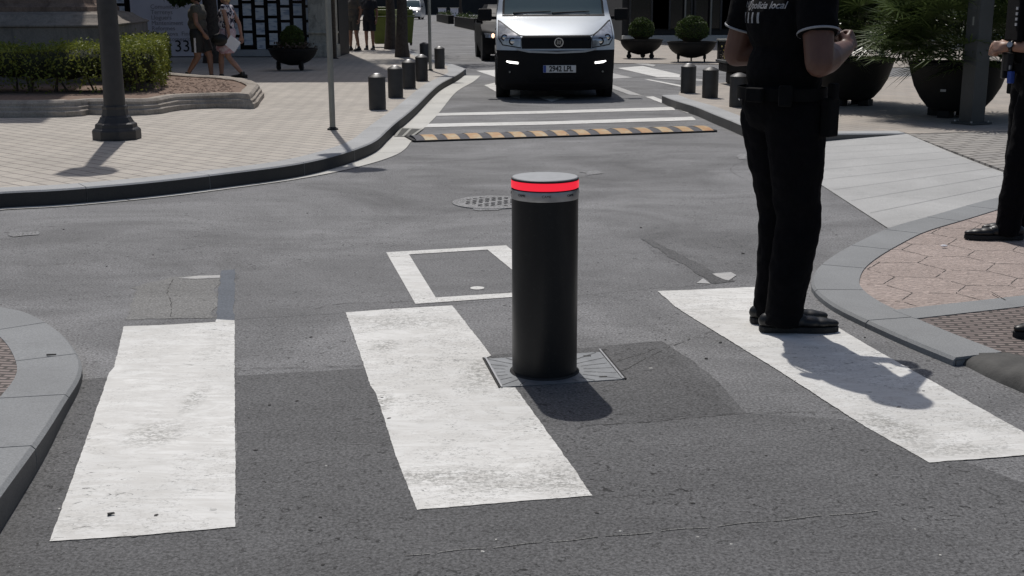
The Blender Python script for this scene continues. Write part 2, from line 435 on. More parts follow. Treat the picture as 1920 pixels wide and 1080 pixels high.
M['leather'] = plain('black leather', (0.009, 0.009, 0.009), 0.42, 0.2, 20, 0.1)
M['skin'] = plain('skin', (0.34, 0.185, 0.125), 0.5, 0.12, 12, 0.12)
M['skin_tan'] = plain('tanned skin', (0.24, 0.125, 0.082), 0.5, 0.12, 12, 0.12)
M['skin_shaded'] = plain('shade darkened skin', (0.125, 0.058, 0.040), 0.5, 0.15, 14, 0.15)  # skin colour darkened for the shade on the standing officer's arm
M['hair_dark'] = plain('dark hair', (0.012, 0.009, 0.007), 0.5, 0.3, 40, 0.4)
M['hair_blond'] = plain('blond hair', (0.38, 0.26, 0.13), 0.5, 0.3, 40, 0.4)
M['trim'] = plain('silver trim', (0.30, 0.31, 0.33), 0.5, 0.1, 20)
M['print'] = plain('silver print', (0.25, 0.25, 0.26), 0.6, 0.1, 20)
M['olive'] = plain('olive shirt cloth', (0.075, 0.070, 0.058), 0.9, 0.15, 20, 0.2)
M['white_cloth'] = plain('white cloth', (0.62, 0.60, 0.60), 0.9, 0.1, 20)
M['grey_cloth'] = plain('grey brown cloth', (0.075, 0.066, 0.060), 0.9, 0.15, 20)
M['grey_shorts'] = plain('grey shorts cloth', (0.055, 0.055, 0.052), 0.9, 0.15, 20)
M['dark_cloth'] = plain('navy cloth', (0.012, 0.013, 0.02), 0.9, 0.15, 20)
m_ = NT('printed top'); m_.set(color=m_.ramp(m_.noise(16, m_.coord(obj=True), 2), (0.46, (0.025, 0.02, 0.04)), (0.50, (0.50, 0.47, 0.50)), (0.62, (0.60, 0.58, 0.60)), (0.68, (0.45, 0.16, 0.18))), rough=0.9); M['print_top'] = m_.m
m_ = NT('pink skirt cloth'); m_.set(color=m_.ramp(m_.noise(12, m_.coord(obj=True), 3), (0.4, (0.42, 0.22, 0.25)), (0.6, (0.56, 0.46, 0.48))), rough=0.9); M['skirt'] = m_.m
M['paper'] = plain('white paper', (0.80, 0.80, 0.84), 0.8, 0.03, 4)
M['glass_dark'] = plain('dark shop glass', (0.008, 0.008, 0.009), 0.12, 0.2, 1, spec=0.5)
M['wall_dark'] = plain('dark shopfront panels', (0.020, 0.019, 0.019), 0.7, 0.3, 1.2, obj=False)
M['wall_grey'] = stone('grey facade render', (0.20, 0.19, 0.18), 0.7, 0.8)
M['wall_cream'] = stone('cream facade render', (0.36, 0.33, 0.28), 0.7, 0.8)
M['sill'] = granite('pale stone sill', (0.52, 0.51, 0.48))
M['board'] = plain('grey white board', (0.70, 0.68, 0.74), 0.6, 0.06, 2)
M['board_text'] = plain('grey lettering', (0.30, 0.28, 0.31), 0.7, 0.1, 9)
M['ink'] = plain('black lettering', (0.015, 0.015, 0.015), 0.6, 0.1, 9)
M['green_plastic'] = plain('lime green plastic', (0.085, 0.115, 0.012), 0.5, 0.15, 5, 0.1)
def carpaint(name, col, rough=0.28):
    m = NT(name); n = m.noise(3, m.coord(obj=True), 4)
    m.set(color=m.ramp(n, (0.3, tuple(c * 0.95 for c in col)), (0.7, col)), rough=rough, coat=0.6, metal=0.15); m.b.inputs['Coat Roughness'].default_value = 0.08
    return m.m
M['van_paint'] = carpaint('silver white van paint', (0.48, 0.53, 0.58), 0.48)
M['car_black'] = plain('black car paint', (0.004, 0.004, 0.005), 0.6, 0.1, 3, spec=0.15)
M['car_white'] = carpaint('white car paint', (0.66, 0.66, 0.66), 0.3)
M['bumper'] = plain('black bumper plastic', (0.0065, 0.0065, 0.0075), 0.7, 0.2, 6, 0.15, spec=0.2)
M['grille'] = plain('dark grille', (0.005, 0.005, 0.006), 0.6, 0.2, 12, spec=0.2)
M['car_glass'] = plain('dark car glass', (0.006, 0.006, 0.007), 0.5, 0.2, 3, spec=0.1)
M['lens'] = plain('headlight lens', (0.42, 0.44, 0.48), 0.15, 0.35, 14, metal=0.5)
M['chrome'] = plain('chrome', (0.62, 0.62, 0.63), 0.18, 0.05, 9, metal=1.0)
m_ = NT('windscreen glass'); m_.set(color=(0.085, 0.125, 0.125), rough=0.06, spec=0.9, coat=0.6); M['windscreen'] = m_.m
def emit(name, col, s):
    m = NT(name); m.set(color=col, emit=col, es=s, rough=0.4); return m.m
M['drl'] = emit('lit running lamp', (1.0, 0.98, 0.94), 3.5)
M['carlamp'] = emit('lit orange headlight', (1.0, 0.62, 0.42), 2.2)
M['redled'] = emit('lit red ring', (1.0, 0.022, 0.05), 0.88)
M['redled'].node_tree.nodes['Principled BSDF'].inputs['Base Color'].default_value = (0.35, 0.01, 0.02, 1)
M['plate'] = plain('number plate', (0.62, 0.62, 0.62), 0.5, 0.05, 5)
M['plate_blue'] = plain('plate blue strip', (0.03, 0.07, 0.30), 0.5, 0.05, 5)
M['watch'] = plain('black watch', (0.01, 0.01, 0.012), 0.3, 0.1, 9)
M['blue_tag'] = plain('blue pouch', (0.02, 0.06, 0.30), 0.6, 0.1, 9)
posters = []
for i, cc in enumerate([(0.66, 0.70, 0.74), (0.72, 0.73, 0.74), (0.60, 0.65, 0.70)]):
    m_ = NT('property sheet %d' % i)
    v = m_.coord(obj=True, scale=(3, 1, 11), loc=(i * 3, 0, i))
    m_.set(color=m_.ramp(m_.noise(1.0, v, 2), (0.36, (0.30, 0.36, 0.46)), (0.48, cc), (0.7, (0.78, 0.78, 0.78))), rough=0.5)
    posters.append(m_.m)

# ================================================================== SETTING
ZP = 0.12                                    # pavement level
bm = NB(); add_poly(bm, [(-200, -40, 0), (220, -40, 0), (220, 420, 0), (-200, 420, 0)]); structure('road', bm, M['asphalt'])

def px(pts, z=0.0): return [G(x, y, z) for x, y in pts]
def flat(pts, z): return [Vector((p[0], p[1], z)) for p in pts]

def sheet(name, pts, z, mat, jagged=0.0, seed=0, step=0.05):
    bm = NB(); P = px(pts)
    if jagged: P = jag(P, jagged, seed, step)
    add_poly(bm, flat(P, z)); return structure(name, bm, mat)

# repairs in the asphalt, each a thin course of its own
sheet('asphalt_course', [(442, 705), (700, 690), (905, 668), (1240, 640), (1330, 700), (1400, 775), (1600, 790), (1900, 900), (2300, 1000), (2600, 1500), (443, 1700), (443, 1000)], 0.0014, M['asphalt_new'], 0.006, 3)
sheet('asphalt_course', [(-300, 720), (40, 770), (150, 712), (442, 694), (446, 1090), (446, 1500), (-400, 1500)], 0.0010, M['asphalt_new'], 0.006, 4)
sheet('asphalt_patch', [(1232, 652), (1290, 690), (1382, 775), (1230, 788), (1090, 800), (1060, 705), (1150, 668)], 0.0020, M['asphalt_patch'], 0.010, 5)
sheet('asphalt_patch', [(442, 512), (740, 478), (958, 455), (1200, 446), (1225, 475), (1330, 535), (1240, 540), (840, 572), (600, 590), (442, 600)], 0.0007, M['asphalt_mid'], 0.014, 6)
sheet('asphalt_patch', [(235, 600), (245, 540), (320, 520), (412, 518), (406, 596)], 0.0016, M['asphalt_pale'], 0.02, 7)
sheet('tar_strip', [(415, 508), (441, 506), (440, 602), (404, 602)], 0.0026, M['asphalt_blue'], 0.006, 8)
sheet('tar_strip', [(1200, 448), (1222, 450), (1378, 528), (1338, 533)], 0.0020, M['asphalt_patch'], 0.012, 9)
sheet('road_marking', [(330, 523), (372, 518), (413, 517), (412, 522), (366, 524)], 0.0036, M['paint_old'], 0.004, 10)
sheet('road_marking', [(1335, 514), (1370, 511), (1381, 517), (1366, 527), (1357, 525)], 0.0036, M['paint_old'], 0.006, 11)
sheet('road_marking', [(1306, 532), (1318, 523), (1332, 533)], 0.0036, M['paint_old'], 0.004, 12)
bm = NB()
for k in range(60):                          # the long hairline seam across the foreground
    a = G(760 + k * 15, 1043 - k * 1.42 + math.sin(k * .7) * 1.2, 0); b = G(776 + k * 15, 1041.6 - k * 1.42 + math.sin((k + 1) * .7) * 1.2, 0)
    if k % 7 == 3: continue
    d = (b - a).normalized(); n = Vector((-d.y, d.x, 0)) * 0.0022
    add_poly(bm, flat([a - n, b - n, b + n, a + n], 0.0032))
structure('asphalt_seam', bm, M['asphalt_pale'])
for pts, s in (([(1180, 250 + 460), (1120, 480 + 215), (1230, 655)], 1), ([(440, 692), (560, 690), (690, 686)], 2), ([(590, 580), (640, 570), (760, 566), (960, 548)], 3), ([(1090, 800), (1240, 790), (1420, 775), (1640, 775)], 4), ([(325, 524), (314, 545), (322, 575), (318, 600)], 5), ([(1430, 292), (1378, 310), (1372, 322), (1400, 338)], 6), ([(1340, 620), (1260, 650), (1160, 700)], 7), ([(120, 700), (160, 716), (205, 712)], 8), ([(0, 505), (150, 492), (330, 470), (420, 455)], 9)):
    bm = NB(); rnd = random.Random(s); pl = jag(spline(px(pts), 0.05), 0.006, s, 0.02, close=False)
    for a, b in zip(pl, pl[1:]):
        d = (b - a); 
        if d.length < 1e-4 or rnd.random() < 0.15: continue
        d.normalize(); n = Vector((-d.y, d.x, 0)) * rnd.uniform(0.0006, 0.0022)
        add_poly(bm, flat([a - n, b - n, b + n, a + n], 0.0030))
    structure('asphalt_crack', bm, M['joint'])

# crosswalk bars and the other markings
sheet('road_marking', [(93, 1017), (150, 860), (205, 700), (214, 690), (232, 613), (300, 611), (404, 605), (406, 600), (440, 602), (440, 700), (441, 840), (441, 990), (260, 1006)], 0.0036, M['paint_a'], 0.0011, 21, 0.012)
sheet('road_marking', [(648, 587), (740, 580), (848, 574), (884, 620), (921, 668), (908, 674), (938, 728), (966, 728), (1034, 822), (1111, 931), (960, 943), (782, 958), (740, 850), (706, 742), (694, 722), (670, 650)], 0.0036, M['paint_b'], 0.0013, 22, 0.012)
sheet('road_marking', [(1233, 547), (1330, 543), (1440, 538), (1650, 662), (1920, 812), (1990, 850), (1960, 852), (1860, 860), (1742, 869), (1620, 800), (1450, 690), (1300, 598), (1265, 575)], 0.0036, M['paint_c'], 0.0015, 23, 0.012)
sheet('road_marking', [(2330, 812), (2560, 800), (3000, 960), (2700, 1000)], 0.0036, M['paint_a'], 0.004, 24, 0.05)
def frame_marking(out, inn, z, mat):
    bm = NB()
    O, I = px(out), px(inn)
    for i in range(len(O)):
        j = (i + 1) % len(O)
        add_poly(bm, flat([O[i], O[j], I[j], I[i]], 0.0036))
    structure('road_marking', bm, mat)
frame_marking([(724, 474), (949, 461), (1062, 551), (779, 571)], [(767, 478), (914, 469), (1009, 547), (817, 559)], 0.0036, M['paint_b'])
c = G(895, 541); bm = NB(); add_poly(bm, [(c.x + 0.036 * math.cos(2 * PI * k / 20), c.y + 0.036 * math.sin(2 * PI * k / 20), 0.0036) for k in range(20)]); structure('road_marking', bm, M['paint_a'])
sheet('road_marking', [(810, 213), (1040, 208), (1262, 201), (1266, 207), (1040, 213), (812, 218)], 0.005, M['paint_b'], 0.004, 25)
sheet('road_marking', [(790, 233), (1040, 228), (1298, 219.5), (1305, 226), (1040, 234), (788, 239.5)], 0.005, M['paint_b'], 0.004, 26)
for k, pts in enumerate([[(857, 150), (866, 141), (886, 149)], [(893, 133), (935, 131), (935, 147)], [(908, 160), (934, 154), (975, 152), (975, 186), (940, 178)],
        [(1158, 128), (1205, 124), (1275, 140), (1275, 145), (1232, 145)], [(1120, 140), (1150, 138), (1186, 146), (1150, 148)], [(1208, 149), (1216, 149), (1282, 161), (1276, 163)],
        [(1216, 147), (1278, 145), (1345, 152), (1340, 154)], [(1010, 183), (1035, 180), (1060, 184), (1034, 191)], [(1120, 156), (1150, 160), (1195, 176), (1205, 180), (1180, 178)], [(1166, 116), (1180, 114), (1230, 122), (1225, 125)]]):
    sheet('road_marking', pts, 0.005, M['paint_old' if k in (4, 8, 9, 6) else 'paint_b'], 0.003, 30 + k, 0.1)
sheet('road_marking', [(1210, 182), (1225, 181), (1300, 210), (1290, 213)], 0.005, M['paint_b'], 0.004, 45, 0.1)
sheet('road_stain', [(880, 382), (905, 372), (955, 368), (958, 388), (900, 396)], 0.004, M['asphalt_stain'], 0.04, 46, 0.05)
sheet('road_stain', [(1084, 323), (1120, 320), (1132, 325), (1100, 331)], 0.004, M['asphalt_stain'], 0.03, 47, 0.05)
sheet('road_stain', [(20, 438), (70, 434), (72, 441), (26, 445)], 0.004, M['asphalt_stain'], 0.03, 48, 0.05)
sheet('road_stain', [(1385, 290), (1402, 288), (1408, 298), (1388, 300)], 0.004, M['asphalt_stain'], 0.03, 49, 0.05)

# ---- kerbs
def kerb(lip, width, z0, stone_len, mat, face_mat, side=1, gap=0.006, closed_h=None, cham=0.012):
    """granite kerb stones along the lip; the body of the pavement lies on the given side"""
    bm = NB()
    n = len(lip); step = (lip[1] - lip[0]).length; per = max(1, round(stone_len / step))
    inn = offset(lip, side * width); ch = offset(lip, side * cham)
    i = 0
    while i < n - 1:
        j = min(n - 1, i + per)
        def sec(k, t=0.0, kk=None):
            a = [lip, ch, inn]; r = []
            for A in a:
                p = A[k].lerp(A[kk], t) if kk is not None else A[k]
                r.append(p)
            L, C_, I = r
            return [Vector((L.x, L.y, z0)), Vector((L.x, L.y, L.z - cham)), Vector((C_.x, C_.y, L.z)), Vector((I.x, I.y, L.z)), Vector((I.x, I.y, z0))]
        g = gap / 2 / step
        secs = [sec(i, g, i + 1)] + [sec(k) for k in range(i + 1, j)] + [sec(j, g, j - 1)]
        vs = [[bm.verts.new(p) for p in s] for s in secs]
        for a, b in zip(vs, vs[1:]):
            for q in range(4):
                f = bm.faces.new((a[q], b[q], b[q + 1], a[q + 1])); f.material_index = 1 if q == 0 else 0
        bm.faces.new(vs[0]); bm.faces.new(list(reversed(vs[-1])))
        i = j
    bmesh.ops.recalc_face_normals(bm, faces=bm.faces[:])
    structure('kerb', bm, [mat, face_mat])
    # dark grit that shows in the gaps between the stones
    bm = NB(); l2 = offset(lip, side * 0.012); i2 = offset(lip, side * (width - 0.01))
    for a, b, c_, d in zip(l2, l2[1:], i2[1:], i2):
        vs = [bm.verts.new((p.x, p.y, max(z0 + 0.002, p.z - 0.012))) for p in (a, b, c_, d)]
        bm.faces.new(vs)
        vs = [bm.verts.new(q) for q in ((a.x, a.y, z0), (b.x, b.y, z0), (b.x, b.y, b.z - 0.012), (a.x, a.y, a.z - 0.012))]
        bm.faces.new(vs)
    structure('kerb_joint', bm, M['joint'])
    return inn

# left pavement
lipL = spline(px([(-420, 392), (-120, 372), (0, 360), (118, 354), (281, 340), (405, 326), (552, 307), (640, 287), (700, 265), (726, 243.5), (741, 230), (778, 200), (822, 159), (855, 141), (870, 131)], ZP), 0.14)
lipL2 = px([(874, 129), (852, 121), (820, 113), (786, 101), (764, 88), (752, 70), (742, 50), (736, 38), (733, 31)], ZP)
lipL2 = spline(lipL2, 0.5)
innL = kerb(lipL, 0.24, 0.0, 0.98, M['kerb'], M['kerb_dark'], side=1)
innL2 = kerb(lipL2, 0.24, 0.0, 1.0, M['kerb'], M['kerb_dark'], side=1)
bm = NB()
far = [Vector((-60, lipL2[-1].y, ZP)), Vector((-60, 8.0, ZP))]
add_poly(bm, flat(innL + innL2[1:] + far, ZP - 0.002)); structure('pavement', bm, M['paving'])

# gutter of pale stones along the left kerb
def gutter(inner, outer, z, mat, every):
    bm = NB(); m = min(len(inner), len(outer))
    i = 0
    while i < m - 1:
        j = min(m - 1, i + every)
        a, b = inner[i], inner[j]; c_, d = outer[j], outer[i]
        g = 0.004
        if j < m - 1 or True:
            pl = [inner[k] for k in range(i, j + 1)] + [outer[k] for k in range(j, i - 1, -1)]
            d0 = (inner[j] - inner[i]).normalized() * g
            pl[0] = pl[0] + d0; pl[-1] = pl[-1] + d0; pl[j - i] = pl[j - i] - d0; pl[j - i + 1] = pl[j - i + 1] - d0
            add_poly(bm, flat(pl, z))
        i = j
    structure('gutter', bm, mat)
def resample(pl, n):
    L = [0]
    for a, b in zip(pl, pl[1:]): L.append(L[-1] + (b - a).length)
    out = []; j = 0
    for i in range(n):
        s = L[-1] * i / (n - 1)
        while j < len(L) - 2 and L[j + 1] < s: j += 1
        out.append(pl[j].lerp(pl[j + 1], (s - L[j]) / max(1e-9, L[j + 1] - L[j])))
    return out
def below(pl, w): 
    o = offset(pl, -w); return o
g_w = [0.10 if k < 10 else 0.0 for k in range(3)]
base = [Vector((p.x, p.y, 0)) for p in lipL]
outer = []
for i, p in enumerate(base):
    a = base[max(0, i - 1)]; b = base[min(len(base) - 1, i + 1)]; t = (b - a).normalized()
    sfrac = G(0, 0) if False else None
    # the visible gutter is a thin line on the straight run and a full stone wide round the corner
    ang = max(0.0, min(1.0, (p.x + 1.85) / 0.85))
    wd = 0.085 + 0.255 * ang * ang * (3 - 2 * ang)
    outer.append(p + Vector((t.y, -t.x, 0)) * wd)
inn_g = [p + Vector(((q - p).normalized()) * 0.004) for p, q in zip(base, outer)]
k0 = min(range(len(base)), key=lambda i: (base[i] - G(752, 253)).length)
gutter(inn_g[:k0], outer[:k0], 0.006, M['gutter'], 8)
gutter(inn_g[k0 + 3:], outer[k0 + 3:], 0.006, M['gutter'], 14)
bm = NB(); add_poly(bm, flat(inn_g + list(reversed(outer)), 0.003)); structure('gutter_joint', bm, M['joint'])

# right pavement (corner with bollards)
lipR = spline(px([(1241, 178), (1260, 185.5), (1281, 192), (1307, 200), (1339, 213), (1370, 225), (1400, 237), (1440, 247), (1490, 252), (1553, 251), (1620, 250), (1698, 249.5)], ZP), 0.14)
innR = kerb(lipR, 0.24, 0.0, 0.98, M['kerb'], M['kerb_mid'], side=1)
backR = px([(1278, 166), (1340, 156), (1420, 150), (1560, 146), (1700, 143), (2300, 138)], ZP)
bm = NB()
cR = px([(1705, 250), (2300, 236)], ZP)
add_slab(bm, flat(innR + [Vector((p.x, p.y, 0)) for p in cR] + list(reversed(backR)), ZP - 0.002), 0.0); structure('pavement', bm, M['paving_right'])
# grey brick paving on the far right
bm = NB(); P = [G(1700, 250.3, .113), G(1778, 280, .096), G(1857, 309.5, .078), G(1972, 352, .038), G(2300, 352, .04), G(2900, 330, .10), G(2300, 236.5, .113)]; add_slab(bm, P, 0.0); structure('pavement', bm, M['paving_grey'])
# the concrete vehicle ramp, rising from the road to the pavement
r0 = G(1405, 259, 0.004); r1 = G(1665, 427.5, 0.006); r2 = G(1700, 250.5, 0.112); r3 = G(1857, 308.5, 0.112); r4 = G(1990, 358, 0.112); r5 = G(1860, 371, 0.035)
bm = NB()
NR = 10
rA = G(1972, 349, 0.036)
L = [r0.lerp(r1, k / NR) for k in range(NR + 1)]; Rr = [r2.lerp(rA, k / NR) for k in range(NR + 1)]
for k in range(NR):
    for q in range(4):
        a, b = q / 4, (q + 1) / 4
        bm.faces.new([bm.verts.new(v) for v in (L[k].lerp(Rr[k], a), L[k].lerp(Rr[k], b), L[k + 1].lerp(Rr[k + 1], b), L[k + 1].lerp(Rr[k + 1], a))])
bmesh.ops.recalc_face_normals(bm, faces=bm.faces[:])
structure('vehicle_ramp', bm, M['ramp'])
bm = NB()
for k in range(1, NR):
    a, b = L[k], Rr[k]; d = (b - a).normalized(); n = Vector((-d.y, d.x, 0)).normalized() * 0.0024
    up = Vector((0, 0, 0.0025)); m1 = a.lerp(b, 0.02); m2 = a.lerp(b, 0.98)
    bm.faces.new([bm.verts.new(v + up) for v in (m1 - n, m2 - n, m2 + n, m1 + n)])
structure('ramp_joint', bm, M['kerb_blue'])
# plaza strip behind, where the round planters stand
sheet('plaza', [(1150, 119), (1330, 121), (1500, 128), (2400, 125), (2400, 70), (1150, 70)], 0.012, M['paving_right'])

# near right corner of the crossing: granite kerb, stamped pink paving and tactile bricks
ZI = 0.035
outI = spline(px([(1960, 352), (1855, 373), (1750, 402), (1666, 426), (1606, 453), (1562, 477), (1533, 500), (1521, 527), (1533, 548), (1562, 570), (1599, 589), (1655, 615), (1710, 639), (1789, 671)], ZI), 0.10)
innI = kerb(outI, 0.235, 0.0, 0.62, M['kerb_blue'], M['kerb_blue'], side=1, gap=0.008)
bm = NB()
endI = px([(1822, 655), (1720, 598), (1930, 572), (2400, 530), (2400, 330)], ZI)
add_poly(bm, flat([p for p in innI[:-8]] + [G(1672, 581, ZI), G(1925, 552, ZI), G(2400, 520, ZI), G(2400, 340, ZI), G(2000, 343, ZI)], ZI - 0.006)); structure('pavement', bm, M['hexpave'])
def inpoly(p, P):
    c_ = False; n = len(P)
    for i in range(n):
        a, b = P[i], P[i - 1]
        if (a.y > p.y) != (b.y > p.y) and p.x < (b.x - a.x) * (p.y - a.y) / (b.y - a.y) + a.x: c_ = not c_
    return c_
region = flat([p for p in innI[:-5]] + [G(1685, 578, ZI), G(1925, 551, ZI), G(2400, 518, ZI), G(2400, 340, ZI), G(2000, 343, ZI)], ZI)
bm = NB(); rnd = random.Random(9); sd_ = 0.205; h0 = G(1631, 546, ZI); rot = Matrix.Rotation(R(-4), 3, 'Z')
for i in range(-8, 16):
    for j in range(-12, 24):
        cx = i * sd_ * 1.5; cy = (j + (i % 2) * .5) * sd_ * math.sqrt(3)
        for q in range(3):
            a0, a1 = PI / 3 * q, PI / 3 * (q + 1)
            A_ = h0 + rot @ Vector((cx + sd_ * math.cos(a0), cy + sd_ * math.sin(a0), 0)); B_ = h0 + rot @ Vector((cx + sd_ * math.cos(a1), cy + sd_ * math.sin(a1), 0))
            prev = None
            for k in range(9):
                p = A_.lerp(B_, k / 8) + Vector((rnd.uniform(-.002, .002), rnd.uniform(-.002, .002), 0))
                if prev is not None and inpoly(p, region) and inpoly(prev, region) and rnd.random() > .12:
                    dd = (p - prev).normalized(); nn = Vector((-dd.y, dd.x, 0)) * rnd.uniform(.0010, .0026)
                    add_poly(bm, flat([prev - nn, p - nn, p + nn, prev + nn], ZI - .0045))
                prev = p
structure('pavement_joint', bm, M['joint'])
bm = NB(); add_slab(bm, px([(1674, 581), (1925, 553), (2400, 520), (2400, 545), (1925, 573.5), (1716, 597)], ZI + 0.001), 0.02); structure('kerb', bm, M['kerb_blue'])
for x in (1858, 2100):
    bm = NB(); a = G(x, 562 - (x - 1858) * .1, 0); b = G(x + 26, 577 - (x - 1858) * .1, 0); n = Vector((0.003, 0, 0)); add_poly(bm, flat([a - n, a + n, b + n, b - n], ZI + 0.003)); structure('kerb_joint', bm, M['joint'])
bm = NB(); add_poly(bm, px([(1655, 588), (1925, 560), (2500, 535), (2900, 800), (2100, 800), (1925, 712), (1850, 668), (1800, 648), (1722, 615), (1672, 594)], ZI - 0.003)); structure('pavement', bm, M['tactile'])
bm = NB()                                    # round-nosed mortar kerb that continues it
l = spline(px([(1780, 672), (1825, 694), (1862, 713), (1922, 739), (2050, 800), (2300, 900)], 0.0), 0.08)
secs = []
for k, p in enumerate(l):
    a = l[max(0, k - 1)]; b = l[min(len(l) - 1, k + 1)]; t = (b - a).normalized(); nn = Vector((-t.y, t.x, 0))
    g = min(1.0, 0.42 + k * 0.10) * (1 + .05 * math.sin(k * 1.7))
    secs.append([bm.verts.new(p + nn * s + Vector((0, 0, z * g))) for s, z in ((0, 0.0), (0.01, 0.03), (0.04, 0.055), (0.09, 0.068), (0.15, 0.066), (0.22, 0.058), (0.27, 0.05), (0.27, 0))])
for a, b in zip(secs, secs[1:]):
    for q in range(7): bm.faces.new((a[q], b[q], b[q + 1], a[q + 1]))
bm.faces.new(secs[0])
bmesh.ops.recalc_face_normals(bm, faces=bm.faces[:])
structure('kerb', bm, M['cast_kerb'], smooth=60)

# near left corner of the crossing
ptsN = [(-420, 545, .03), (-180, 548, .03), (0, 574, .032), (60, 588, .035), (115, 622, .038), (148, 665, .04), (151, 700, .045), (120, 752, .06), (80, 815, .08), (0, 925, .10), (-160, 1150, .11), (-500, 1700, .11)]
lipN = spline([G(x, y, z) for x, y, z in ptsN], 0.10)
innN = kerb(lipN, 0.235, 0.0, 0.62, M['kerb_blue'], M['kerb_mid'], side=-1, gap=0.007)
bm = NB(); P = innN + [G(-1400, 1500, .1), G(-1400, 545, .03)]
vs = []
add_poly(bm, [Vector((p.x, p.y, p.z - 0.003)) for p in P]); structure('pavement', bm, M['tactile'])

# planting bed beside the monument: soil, weathered stone border
def Z(x, y, z): return G(x, y, z)
ZB = 0.30
nearT = [(-140, 212), (60, 212), (150, 210), (222, 216), (296, 211), (330, 206), (396, 202), (440, 203), (478, 203)]
nb = spline(px([(-500, 226), (-140, 222), (60, 220), (146, 219), (160, 215), (232, 217), (296, 214), (335, 207), (396, 203), (476, 204)], ZP), 0.25)
side_b = spline(px([(482, 203), (488, 192), (496, 182)], ZP), 0.25)
fb = spline(px([(496, 181), (470, 170), (425, 164), (380, 161), (340, 158), (280, 152), (160, 148)], ZP), 0.25)
bm = NB()
def border(bm, pl, w=0.24, h=0.19, side=1):
    prof = [(0.0, 0.0), (0.0, 0.06), (0.03, 0.075), (0.03, 0.11), (0.06, 0.125), (0.06, h - 0.03), (0.09, h), (w - 0.03, h), (w, h - 0.02), (w, 0)]
    rnd = random.Random(4)
    offs = [offset(pl, side * s) for s, _ in prof]
    rings = []
    for k in range(len(pl)):
        jz = rnd.uniform(-0.006, 0.006)
        rings.append([bm.verts.new((offs[q][k].x + rnd.uniform(-.004, .004), offs[q][k].y + rnd.uniform(-.006, .006), ZP + prof[q][1] + (jz if prof[q][1] > .1 else 0))) for q in range(len(prof))])
    for a, b in zip(rings, rings[1:]):
        for q in range(len(prof) - 1): bm.faces.new((a[q], b[q], b[q + 1], a[q + 1]))
    bm.faces.new(rings[0]); bm.faces.new(rings[-1])
allb = nb + side_b + fb
al = [allb[0]]
for p in allb[1:]:
    if (p - al[-1]).length > 0.12: al.append(p)
border(bm, al)
bmesh.ops.recalc_face_normals(bm, faces=bm.faces[:])
tag(obj('stone_border', bm, M['border_stone'], smooth=35), 'low weathered stone border with a moulded edge around the planting bed', 'border')
bm = NB(); P = offset(al, 0.21)
add_poly(bm, flat(P, ZP + 0.15))
tag(obj('soil', bm, M['soil']), kind='structure')
# loose clods and chips on the soil
bm = NB(); rnd = random.Random(8)
for k in range(420):
    p = G(rnd.uniform(300, 440), rnd.uniform(146, 178), ZP + .15)
    add_sphere(bm, p, (rnd.uniform(.008, .03), rnd.uniform(.008, .03), rnd.uniform(.005, .015)), 1)
tag(obj('soil_clods', bm, M['soil']), 'loose clods and chips of earth on the bed', 'earth', kind='stuff')

# monument base
def mon_pt(t):   # t 0..1 front wall from far left to the corner, 1..2 the side wall going back
    A = Vector((-19, 18.3, 0)); B = Vector((-6.08, 18.5, 0)); C_ = Vector((-7.5, 25.2, 0)); 
    return A.lerp(B, t) if t <= 1 else B.lerp(C_, t - 1)
bm = NB()
base_pl = [Vector((-19, 18.3, 0)), Vector((-6.08, 18.5, 0)), Vector((-7.45, 25.2, 0)), Vector((-19, 25.4, 0))]
cen = Vector((-13, 22, 0))
def ring(inset, z):
    out = []
    for p in base_pl:
        d = Vector((1 if p.x > cen.x else -1, 1 if p.y > cen.y else -1, 0)) * -inset
        out.append(bm.verts.new((p.x + d.x, p.y + d.y, z)))
    return out
prof = [(0, 0.05), (0, 1.10), (-0.03, 1.115), (-0.03, 1.135), (0.0, 1.15), (0.06, 1.17), (0.16, 1.235), (0.22, 1.29), (0.34, 1.315), (0.36, 1.33)]
rs = [ring(i, z) for i, z in prof]
for a, b in zip(rs, rs[1:]):
    for q in range(4): bm.faces.new((a[q], a[(q + 1) % 4], b[(q + 1) % 4], b[q]))
bm.faces.new(rs[-1])
mon = thing('monument', 'large stone monument base with moulded cap behind the clipped hedge', 'monument', (0, 0, 0))
obj('plinth', bm, M['monument'], mon)
bm = NB()
rs = [ring(i, z) for i, z in [(0.42, 1.331), (0.42, 1.40), (0.50, 1.46), (0.55, 1.7), (0.60, 1.9), (0.60, 8.2), (0.40, 8.4), (0.40, 8.8)]]
for a, b in zip(rs, rs[1:]):
    for q in range(4): bm.faces.new((a[q], a[(q + 1) % 4], b[(q + 1) % 4], b[q]))
bm.faces.new(rs[-1])
obj('pedestal', bm, M['monument_top'], mon)

# ---- leaf helpers
def leaf_quad(bm, p, size, rnd, up=0.0, asp=0.55, d=None):
    n = Vector((rnd.gauss(0, 1), rnd.gauss(0, 1), rnd.gauss(0, 1) + up)).normalized()
    t = n.orthogonal().normalized(); t = Quaternion(n, rnd.uniform(0, 2 * PI)) @ t; b = n.cross(t)
    s = size * rnd.uniform(0.6, 1.3)
    a = p + t * s; c_ = p - t * s; e = b * s * asp
    q = n * s * 0.18
    bm.faces.new([bm.verts.new(v) for v in (c_, p - e + q, a, p + e + q)])

